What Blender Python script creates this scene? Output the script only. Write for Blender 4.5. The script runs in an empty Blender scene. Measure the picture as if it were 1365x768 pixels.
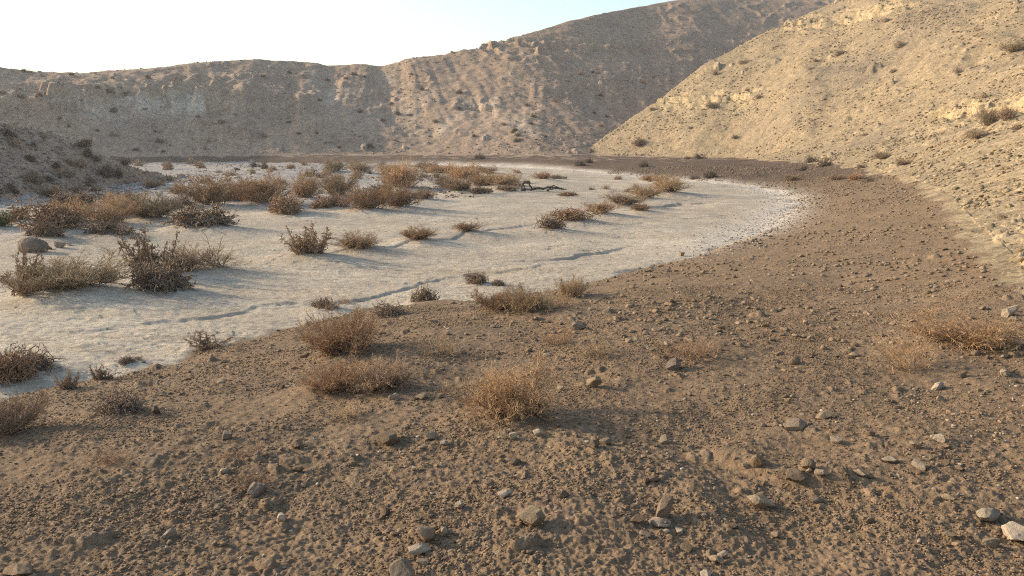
import bpy, math, random
import numpy as np
from mathutils import Vector

Q = 1.0                       # terrain mesh density
rng = np.random.default_rng(11)
random.seed(5)
SC = bpy.context.scene
COL = SC.collection

# ------------------------------------------------------------------ camera numbers
F, CX, CY, HOR, CAMZ = 1136.0, 682.5, 384.0, 188.0, 1.6
PITCH = math.atan((CY - HOR) / F)
cp, sp = math.cos(PITCH), math.sin(PITCH)

def ray(u, v):
    a = (u - CX) / F; b = (CY - v) / F
    return a, cp + b * sp, -sp + b * cp
def azel(u, v):
    x, y, z = ray(u, v)
    return math.atan2(x, y), z / math.hypot(x, y)
def hit(u, v, z):                       # point of the level z seen at u, v
    x, y, dz = ray(u, v); t = (z - CAMZ) / dz
    return x * t, y * t
D2R = math.pi / 180

# ------------------------------------------------------------------ noise
_ang = rng.random(256) * 2 * np.pi
_gc, _gs = np.cos(_ang), np.sin(_ang)
def _hash(xi, yi, seed):
    h = (xi.astype(np.int64) * 374761393 + yi.astype(np.int64) * 668265263 + seed * 1442695041) & 0xffffffff
    h = ((h ^ (h >> 13)) * 1274126177) & 0xffffffff
    return h ^ (h >> 16)
def pn(x, y, seed=0):
    xi, yi = np.floor(x), np.floor(y)
    fx, fy = x - xi, y - yi
    u = fx * fx * fx * (fx * (fx * 6 - 15) + 10); w = fy * fy * fy * (fy * (fy * 6 - 15) + 10)
    def g(a, b):
        h = _hash(xi + a, yi + b, seed) & 255
        return _gc[h] * (fx - a) + _gs[h] * (fy - b)
    n0 = g(0, 0); n0 += u * (g(1, 0) - n0)
    n1 = g(0, 1); n1 += u * (g(1, 1) - n1)
    return (n0 + w * (n1 - n0)) * 1.5
def fbm(x, y, seed, octs=4, gain=.5):
    s = 0; a = 1.
    for i in range(octs):
        s = s + a * pn(x * 2**i, y * 2**i, seed + i * 7); a *= gain
    return s
def stones(x, y, cell, dens, seed, flat=.6):
    """rounded, slightly angular bumps scattered one or none per cell; returns height and a tint"""
    X, Y = x / cell, y / cell
    xi, yi = np.floor(X), np.floor(Y)
    best = np.zeros_like(X); tint = np.zeros_like(X)
    for a in (-1, 0, 1):
        for b in (-1, 0, 1):
            h = _hash(xi + a, yi + b, seed)
            r1 = (h & 255) / 255.; r2 = ((h >> 8) & 255) / 255.; r3 = ((h >> 16) & 255) / 255.; r4 = ((h >> 24) & 255) / 255.
            px = xi + a + .15 + .7 * r1; py = yi + b + .15 + .7 * r2
            r = .12 + .4 * r3 ** 2.2
            dx, dy = X - px, Y - py
            th = r4 * 6.28; c, s = np.cos(th), np.sin(th)
            ex = np.abs(dx * c + dy * s); ey = np.abs(dy * c - dx * s) * 1.35
            q = (ex ** 2.6 + ey ** 2.6) ** (1 / 2.6) / r
            hgt = np.where((q < 1) & (((h >> 5) & 127) / 127. < dens), np.sqrt(np.clip(1 - q * q, 0, 1)) * r * flat, 0)
            m = hgt > best
            best = np.where(m, hgt, best); tint = np.where(m, .3 + .7 * r2, tint)
    return best * cell, tint
def sstep(a, b, x):
    t = np.clip((x - a) / (b - a), 0, 1); return t * t * (3 - 2 * t)
def smax(a, b, k):
    h = np.clip(.5 + .5 * (a - b) / k, 0, 1)
    return b + (a - b) * h + k * h * (1 - h)

# ------------------------------------------------------------------ polar grid round the viewpoint
d2 = 36.0
fine = np.arange(-d2, d2, .058 / Q)
coarse_l = np.concatenate([np.arange(-180, -60, 3.), np.arange(-60, -d2, .5)])
coarse_r = np.concatenate([np.arange(d2, 60, .5), np.arange(60, 180.1, 3.)])
AZ = np.concatenate([coarse_l, fine, coarse_r]) * D2R
ds = list(np.linspace(.3, 2.3, 20)); d = 2.4
while d < 175:
    ds.append(d); d += min(d * d / (2000 if d < 9 else 1400), d * .0030 if d < 60 else d * .0024) / Q
while d < 4000:
    ds.append(d); d *= 1.12
DS = np.array(ds)
NA, ND = len(AZ), len(DS)
A, R = np.meshgrid(AZ, DS, indexing='ij')
X, Y = R * np.sin(A), R * np.cos(A)
SPA = np.maximum(R * .0010, np.minimum(R * R / np.where(R < 9, 2000, 1400), R * .003)) / Q

def curve(pts):                          # [(az_rad, value)] -> values over A
    p = sorted(pts)
    return np.interp(AZ, [q[0] for q in p], [q[1] for q in p])[:, None]
def soft(c, deg):                        # rounds the corners of such a curve
    if deg <= 0: return c
    g = np.arange(-d2 - 20, d2 + 20, .25) * D2R; v = np.interp(g, AZ, c[:, 0])
    n = int(3 * deg / .25); k = np.exp(-.5 * (np.arange(-n, n + 1) * .25 / deg) ** 2); k /= k.sum()
    v2 = np.convolve(np.pad(v, n, mode='edge'), k, 'valid')
    w = sstep(d2 + 18, d2 + 8, np.abs(AZ) / D2R)
    return (w * np.interp(AZ, g, v2) + (1 - w) * c[:, 0])[:, None]
def dg(*pairs): return [(a * D2R, v) for a, v in pairs]

ZW = -.6                                 # level of the white river bed
# ---- edge of the white bed, seen in the photograph and laid on its own level
edge_px = [(-140, 572), (0, 541), (60, 530), (130, 512), (180, 498), (240, 487), (300, 466), (380, 441), (440, 426), (500, 413), (560, 407),
           (640, 402), (700, 392), (760, 386), (800, 374), (870, 356), (930, 341), (985, 322), (1030, 302), (1054, 281), (1056, 267),
           (1036, 256), (1000, 249), (960, 244), (900, 240), (850, 236), (790, 230), (740, 226), (690, 223), (640, 221.5), (560, 219.5), (400, 217.5), (200, 217), (60, 217)]
poly = [hit(u, v, ZW) for u, v in edge_px]
poly += [(-75, 70), (-80, 30), (-40, 4), (-12, 2)]
poly = np.array(poly)
def signed(x, y):                        # >0 outside the white bed
    best = np.full(x.shape, 1e9); inside = np.zeros(x.shape, bool)
    for i in range(len(poly)):
        ax, ay = poly[i]; bx, by = poly[(i + 1) % len(poly)]
        ex, ey = bx - ax, by - ay
        t = np.clip(((x - ax) * ex + (y - ay) * ey) / (ex * ex + ey * ey), 0, 1)
        best = np.minimum(best, (x - ax - t * ex) ** 2 + (y - ay - t * ey) ** 2)
        if ay != by:
            cr = ((ay > y) != (by > y)) & (x < (bx - ax) * (y - ay) / (by - ay) + ax)
            inside ^= cr
    d = np.sqrt(best)
    return np.where(inside, -d, d)
warp = .22 * pn(X / 1.3, Y / 1.3, 3) + .10 * pn(X / .4, Y / .4, 4)
SD = signed(X, Y)
SDW = SD + warp * np.clip(R / 14, .35, 2.0)

floor = ZW + .57 * (1 - np.exp(-np.clip(SD, 0, None) / (3.3 - 2.2 * sstep(52, 68, R) * sstep(8, 2, A / D2R)))) + .035 * sstep(0, .35, SDW)
floor = floor + np.where(R > 300, -np.minimum((R - 300) * .0, 1), 0)

# ---- hills: base distance, crest, slopes ------------------------------------------------
def hill(base, crest_d, crest_z, back, foot=0., prof=None):
    t = (R - base) / np.maximum(crest_d - base, .5)
    tt = np.clip(t, 0, 1)
    h = tt if prof is None else prof(tt)
    z = foot + (crest_z - foot) * h
    slope = (crest_z - foot) / np.maximum(crest_d - base, .5)
    z = np.where(t < 0, foot + (R - base) * np.maximum(slope, .3) * .9, z)
    z = np.where(t > 1, crest_z - (R - crest_d) * back, z)
    return z, t

def crest(base_c, tan_c, s):
    dc = (base_c * s + 1.6) / np.maximum(s - tan_c, .08)
    return dc, CAMZ + tan_c * dc

sil = [(-300, 60), (-100, 78), (0, 87), (60, 97), (110, 100), (150, 97), (200, 92), (250, 86), (300, 80), (335, 77), (355, 79), (390, 80), (420, 82), (435, 86), (460, 85),
       (490, 87), (505, 90), (540, 83), (600, 73), (640, 65), (700, 46), (740, 36), (800, 17), (840, 9), (900, 3), (930, 1), (1000, 0), (1060, -1), (1150, -6), (1300, -20)]
tan_far = curve([azel(u, v) for u, v in sil] + dg((-180, .03), (-90, .045), (-60, .05), (60, .17), (120, .1), (180, .03)))
b_far = curve([(azel(u, 208)[0], d) for u, d in [(-300, 84), (0, 90), (200, 92), (340, 92), (430, 94.5), (500, 96), (560, 94), (640, 91), (720, 89), (800, 92), (900, 100), (1000, 106), (1100, 110), (1300, 116)]]
              + dg((-180, 120), (-90, 90), (60, 120), (180, 120)))
s_far = .43
b_far = soft(b_far, 1.6); tan_far = soft(tan_far, .25)
dc_far, zc_far = crest(b_far, tan_far, s_far)
dc_far = soft(dc_far, 1.5); zc_far = CAMZ + tan_far * dc_far
cl = curve([(azel(u, 150)[0], w) for u, w in [(-60, .3), (20, .55), (80, .9), (120, 1), (285, 1), (300, .6), (420, .55), (440, .15), (560, .1), (900, .1)]] + dg((-180, .1), (180, .1)))
cliff_t = curve([(azel(u, 150)[0], w) for u, w in [(0, .47), (120, .48), (200, .50), (280, .48), (340, .40), (430, .42)]])
def prof_far(t):
    wob = .045 * pn(A * 45, R * 0 + .5, 21) + .02 * pn(A * 160, R * .05, 22)
    ct = cliff_t + wob
    lo = .40 * (t / ct)
    mid = .40 + .26 * (t - ct) / .10
    hi = .66 + .34 * (t - ct - .10) / (1 - ct - .10)
    p = np.where(t < ct, lo, np.where(t < ct + .10, mid, hi))
    base = .06 * t + .94 * t ** 1.12
    return cl * p + (1 - cl) * base
z_far, t_far = hill(b_far, dc_far, zc_far, .10, 0., prof_far)

wl = [(1003, 213), (1048, 216.5), (1090, 220), (1140, 226), (1190, 237), (1225, 252), (1250, 276), (1270, 301), (1300, 336), (1330, 365), (1365, 391)]
foot2 = [hit(u, v, .18) for u, v in wl] + [(4.7, 5.5), (4.6, 1), (5.5, -6), (9, -16), (24, -40)]
foot2 = [(26, 74), (21.2, 70)] + foot2
def polydist(P_, x, y):                     # distance to an open line, positive on its right going from far to near
    best = np.full(x.shape, 1e9); sg = np.ones(x.shape)
    for (ax, ay), (bx, by) in zip(P_, P_[1:]):
        ex, ey = bx - ax, by - ay; L2 = ex * ex + ey * ey
        t = np.clip(((x - ax) * ex + (y - ay) * ey) / L2, 0, 1); q = (x - ax - t * ex) ** 2 + (y - ay - t * ey) ** 2
        c = ex * (y - ay) - ey * (x - ax)
        m = q < best - 1e-9
        sg = np.where(m, np.where(c > 0, 1., -1.), sg); best = np.minimum(best, q)
    return np.sqrt(best) * sg
FD = np.full_like(R, -50.); mm = np.where((R < 260) & (X > -14)); FD[mm] = polydist(foot2, X[mm], Y[mm])
def rise(q): return .45 * 1.1 * np.log1p(np.exp(np.clip(q / 1.1, -20, 40))) - .12 - .35 * np.log1p(np.exp(np.clip(-(q + 2.0), -20, 40)))
dc_s2 = soft(curve([(azel(u, 150)[0], d) for u, d in [(950, 64), (1003, 68), (1048, 70), (1110, 74), (1172, 78), (1268, 84), (1350, 91)]] + dg((-180, 70), (40, 98), (60, 80), (90, 45), (180, 45))), .6)
XC, YC = dc_s2 * np.sin(AZ[:, None]), dc_s2 * np.cos(AZ[:, None])
zc_s2 = rise(polydist(foot2, XC, YC))
z_s2 = np.where(R < dc_s2, rise(FD), zc_s2 - (R - dc_s2) * .32)
z_s2 = np.where((np.abs(A) > 100 * D2R) & (R > 60), -5, z_s2)
t_s2 = FD / 20

wl1 = [(770, 208.5), (800, 208.5), (900, 210.5), (1003, 212.5)]
b_s1 = curve([(azel(u, v)[0], math.hypot(*hit(u, v, 0))) for u, v in wl1] + [(azel(u, 150)[0], d) for u, d in [(1060, 67), (1172, 61), (1268, 55), (1350, 52)]] + dg((-180, 90), (45, 45), (90, 40), (180, 60)))
sl1 = [(700, 260), (760, 216), (775, 205), (800, 185), (835, 160), (880, 130), (940, 85), (1000, 55), (1050, 29), (1075, 14), (1110, 0), (1200, -48), (1365, -115)]
tan_s1 = curve([(-3.14, -.08)] + [azel(u, v) for u, v in sl1] + dg((45, .3), (90, .3), (130, .2), (180, .05)))
b_s1 = soft(b_s1, 1.2); tan_s1 = soft(tan_s1, .2)
dc_s1 = soft(curve([(azel(u, 150)[0], d) for u, d in [(740, 92), (775, 94), (835, 97), (940, 103), (1050, 108), (1110, 111), (1200, 115), (1365, 120)]] + dg((-180, 100), (45, 122), (90, 100), (180, 90))), 1.2)
zc_s1 = CAMZ + tan_s1 * dc_s1
kill1 = curve([(azel(u, 205)[0], w) for u, w in [(740, -6), (775, 0.)]])
z_s1, t_s1 = hill(b_s1, dc_s1, zc_s1 + kill1, .10, 0. + kill1)

lb = [(-100, 285), (0, 268), (60, 260), (150, 251), (220, 241), (243, 237)]
b_l = curve([(azel(u, v)[0], math.hypot(*hit(u, v, ZW))) for u, v in lb] + dg((-180, 60), (-70, 27), (-50, 24), (-15, 50)))
ll = [(-200, 130), (-60, 156), (0, 168), (50, 178), (100, 192), (150, 208), (200, 223), (230, 233), (243, 238)]
tan_l = curve([azel(u, v) for u, v in ll] + dg((-180, -.05), (-90, .02), (-65, .06), (-50, .07), (-15, -.08)))
dc_l, zc_l = crest(b_l, tan_l, .25)
kill2 = curve([(azel(u, 235)[0], w) for u, w in [(243, 0.), (290, -3)]] + dg((-150, -3), (-100, 0.)))
z_l, t_l = hill(b_l, dc_l, zc_l + kill2, .30, ZW + kill2)

def noise_add(mask, specs, ridged=False):
    out = np.zeros_like(R); idx = np.where(mask)
    x, y, s = X[idx], Y[idx], SPA[idx]
    acc = np.zeros_like(x)
    for lam, amp, sd in specs:
        w = np.clip(lam / (2.0 * s) - .8, 0, 1)
        m = w > 0
        if not m.any(): continue
        n = pn(x[m] / lam + sd * 3.7, y[m] / lam - sd * 1.3, sd)
        if ridged: n = .5 - np.abs(n) * 1.4
        acc[m] += amp * w[m] * n
    out[idx] = acc
    return out

vis = R < 240
hm = vis & (z_far > -1)
gul = np.zeros_like(R)
ii = np.where(hm)
# rills that run down the slope: noise stretched along the distance
gx = A[ii] * 100 + (R[ii] - 95) * .35 * np.sin(A[ii] * 9 + 1.5); gy = R[ii]
wv = 6 * pn(X[ii] / 22, Y[ii] / 22, 31)
g1 = np.abs(pn((gx + wv * .6) / 13, gy / 60, 32)); g2 = np.abs(pn((gx + wv * .3) / 5, gy / 30, 33)); g3 = np.abs(pn((gx + wv * .3) / 2., gy / 16, 34))
up = np.clip(t_far[ii], 0, 1)
gul[ii] = ((g1 - .3) * .9 + (g2 - .3) * .42 + (g3 - .3) * .22) * (np.clip(up * 3, 0, 1) * np.clip((1.08 - up) * 4, .12, 1))
z_far = z_far + gul + noise_add(hm, [(24, 1.0, 40), (12, .42, 41), (6, .15, 42), (2.6, .12, 43), (1.1, .12, 44), (.5, .09, 45)]) * np.clip(t_far * 4 + .3, .3, 1) * np.clip((1.12 - t_far) * 5, .35, 1)
# rock ledges: terraced strata on the far hill
led = np.clip(fbm(X[ii] / 16 + 3, Y[ii] / 16, 51, 3) * 1.6 + .25, 0, 1) * sstep(.25, .45, up) * (1 - sstep(.95, 1.0, up))
lf = np.zeros_like(R); lf[ii] = led
clw = np.broadcast_to(cl, R.shape)[ii] * sstep(.36, .46, up) * sstep(.86, .66, up)
z_far[ii] += clw * (1.5 * (.33 - np.abs(pn(X[ii] / 7.5, Y[ii] / 7.5, 46))) + .8 * (.3 - np.abs(pn(X[ii] / 3.2, Y[ii] / 3.2, 47))) + .4 * (.3 - np.abs(pn(X[ii] / 1.4, Y[ii] / 1.4, 48))))
kn_ = sstep(.55, .75, up) * sstep(1.0, .93, up) * np.clip(pn(X[ii] / 13, Y[ii] / 13, 49) * 2, 0, 1)
z_far[ii] += kn_ * .9 * np.clip(.45 - 2 * np.abs(pn(X[ii] / 3.6, Y[ii] / 3.6, 50)), 0, 1)
def terrace(z, step, sharp, wob):
    q = z / step + wob; f = q - np.floor(q)
    g = np.clip((f - .5) * sharp + .5, 0, 1)
    return (np.floor(q) + g - wob) * step
wob = np.zeros_like(R); wob[ii] = .5 * pn(X[ii] / 9, Y[ii] / 9, 55)
z_far = z_far + lf * .15 * (terrace(z_far, 1.5, 4.5, wob) - z_far)

hm = vis & (z_s1 > -1.2)
z_s1 = z_s1 + noise_add(hm, [(20, .9, 61), (9, .5, 62), (4, .26, 63), (1.8, .15, 64), (.8, .09, 65), (.35, .045, 66)]) * np.clip(t_s1 * 8 + .15, .15, 1) * np.where(t_s1 > .9, .5, 1)
hm = vis & (z_s2 > -.6)
z_s2 = z_s2 + noise_add(hm, [(22, .9, 70), (9, .42, 71), (4, .2, 72), (1.8, .10, 73), (.8, .06, 74), (.35, .035, 75)]) * np.clip(t_s2 * 3 + .10, .08, 1)
hm = vis & (z_l > -1.2)
z_l = z_l + noise_add(hm, [(8, .5, 81), (3, .22, 82), (1.2, .12, 83), (.5, .07, 84)]) * np.clip(t_l * 5 + .1, .1, 1)

# rock outcrops on the lit hill, terraced where the strata show
def outcrop(z, u0, u1, v, half, step, um=None):
    """a ledge that follows one level of the slope between two bearings"""
    a0, a1 = azel(u0, v)[0], azel(u1, v)[0]; am, e = azel(um or (u0 + u1) / 2, v)
    i = np.argmin(np.abs(AZ - am)); k = np.argmax((z[i] - CAMZ) / DS > e); z0 = z[i, k]
    k_ = (a1 - a0) * .18
    m = np.exp(-((z - z0) / half) ** 2) * sstep(a0 - k_, a0 + k_, A) * sstep(a1 + k_, a1 - k_, A)
    n = np.clip(.8 + 1.4 * pn(X / (half * 3.1), Y / (half * 3.1), 5) + .6 * pn(X / half, Y / half, 15), 0, 1.3)
    m = np.clip(m * n * 1.4, 0, 1) * (R < 200)
    w = .35 * pn(X / (step * 2.6), Y / (step * 2.6), 6) + .25 * pn(X / (step * .9), Y / (step * .9), 7)
    return z + m * (terrace(z, step, 4, w) - z) * 1.1, m
z_far, _o = outcrop(z_far, 283, 345, 177, .7, 1.3)
z_far, _o = outcrop(z_far, 20, 300, 128, .8, 1.6)
z_far, _o = outcrop(z_far, 600, 660, 142, .8, 1.0)
z_far, _o = outcrop(z_far, 500, 900, 60, .9, 1.3, 700)
z_s1, oc1 = outcrop(z_s1, 880, 1012, 134, .9, .8)
z_s1, oc2 = outcrop(z_s1, 1055, 1210, 24, .9, .9)
z_s2, oc3 = outcrop(z_s2, 1255, 1420, 150, .7, .9, 1315)
OC = np.clip(oc1 * (z_s1 > z_s2) + oc2 * (z_s1 > z_s2) + oc3 * (z_s2 > z_s1), 0, 1)

ZM = smax(floor, z_l, .25)
ZM = smax(ZM, z_far, .5)
ZM = smax(ZM, z_s1, .35)
ZM = smax(ZM, z_s2, .30)
stack = np.stack([floor + .03, z_l, z_far, z_s1, np.where(FD > .35, z_s2, -9)])
REG = np.argmax(stack, 0)                      # 0 floor 1 left 2 far 3/4 right
isf = REG == 0
brown = np.where(isf | (REG >= 2), 1 - sstep(.0, .06, ZM - .02 - .10 * pn(X / 1.6, Y / 1.6, 91) * np.clip(R / 20, .4, 1.5) - .05 * pn(X / .4, Y / .4, 92)), 0.)
FDW = FD + .16 * pn(X / 1.5, Y / 1.5, 93) * np.clip(R / 14, .5, 2) + .15 * pn(X / .35, Y / .35, 94)
near2 = (FD > -6) & (FD < 30) & (R < 75) & (A > azel(960, 214)[0])
brown = np.where(near2 & (REG != 3), 1 - sstep(-.05, .09, FDW), brown)
brown = np.where(REG == 1, 0, brown)
wash = (1 - sstep(-.05, .05, SDW)) * isf

# ------------------------------------------------------------------ picking a point of the terrain
def pick(u, v, Z):
    a, e = azel(u, v)
    i = int(np.argmin(np.abs(AZ - a)))
    el = (Z[i] - CAMZ) / DS
    k = int(np.argmax((el >= e) & (DS > 2.0)))
    if k == 0: k = ND - 30
    e0, e1 = el[k - 1], el[k]
    f = 0 if e1 == e0 else min(max((e - e0) / (e1 - e0), 0), 1)
    dd = DS[k - 1] + f * (DS[k] - DS[k - 1])
    return dd * math.sin(a), dd * math.cos(a), Z[i, k - 1] + f * (Z[i, k] - Z[i, k - 1]), dd
def zat(x, y, Z):
    a = math.atan2(x, y); r = math.hypot(x, y)
    i = int(np.clip(np.searchsorted(AZ, a), 1, NA - 1)); k = int(np.clip(np.searchsorted(DS, r), 1, ND - 1))
    fi = (a - AZ[i - 1]) / (AZ[i] - AZ[i - 1]); fk = (r - DS[k - 1]) / (DS[k] - DS[k - 1])
    return (Z[i - 1, k - 1] * (1 - fi) * (1 - fk) + Z[i, k - 1] * fi * (1 - fk) + Z[i - 1, k] * (1 - fi) * fk + Z[i, k] * fi * fk)

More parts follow.
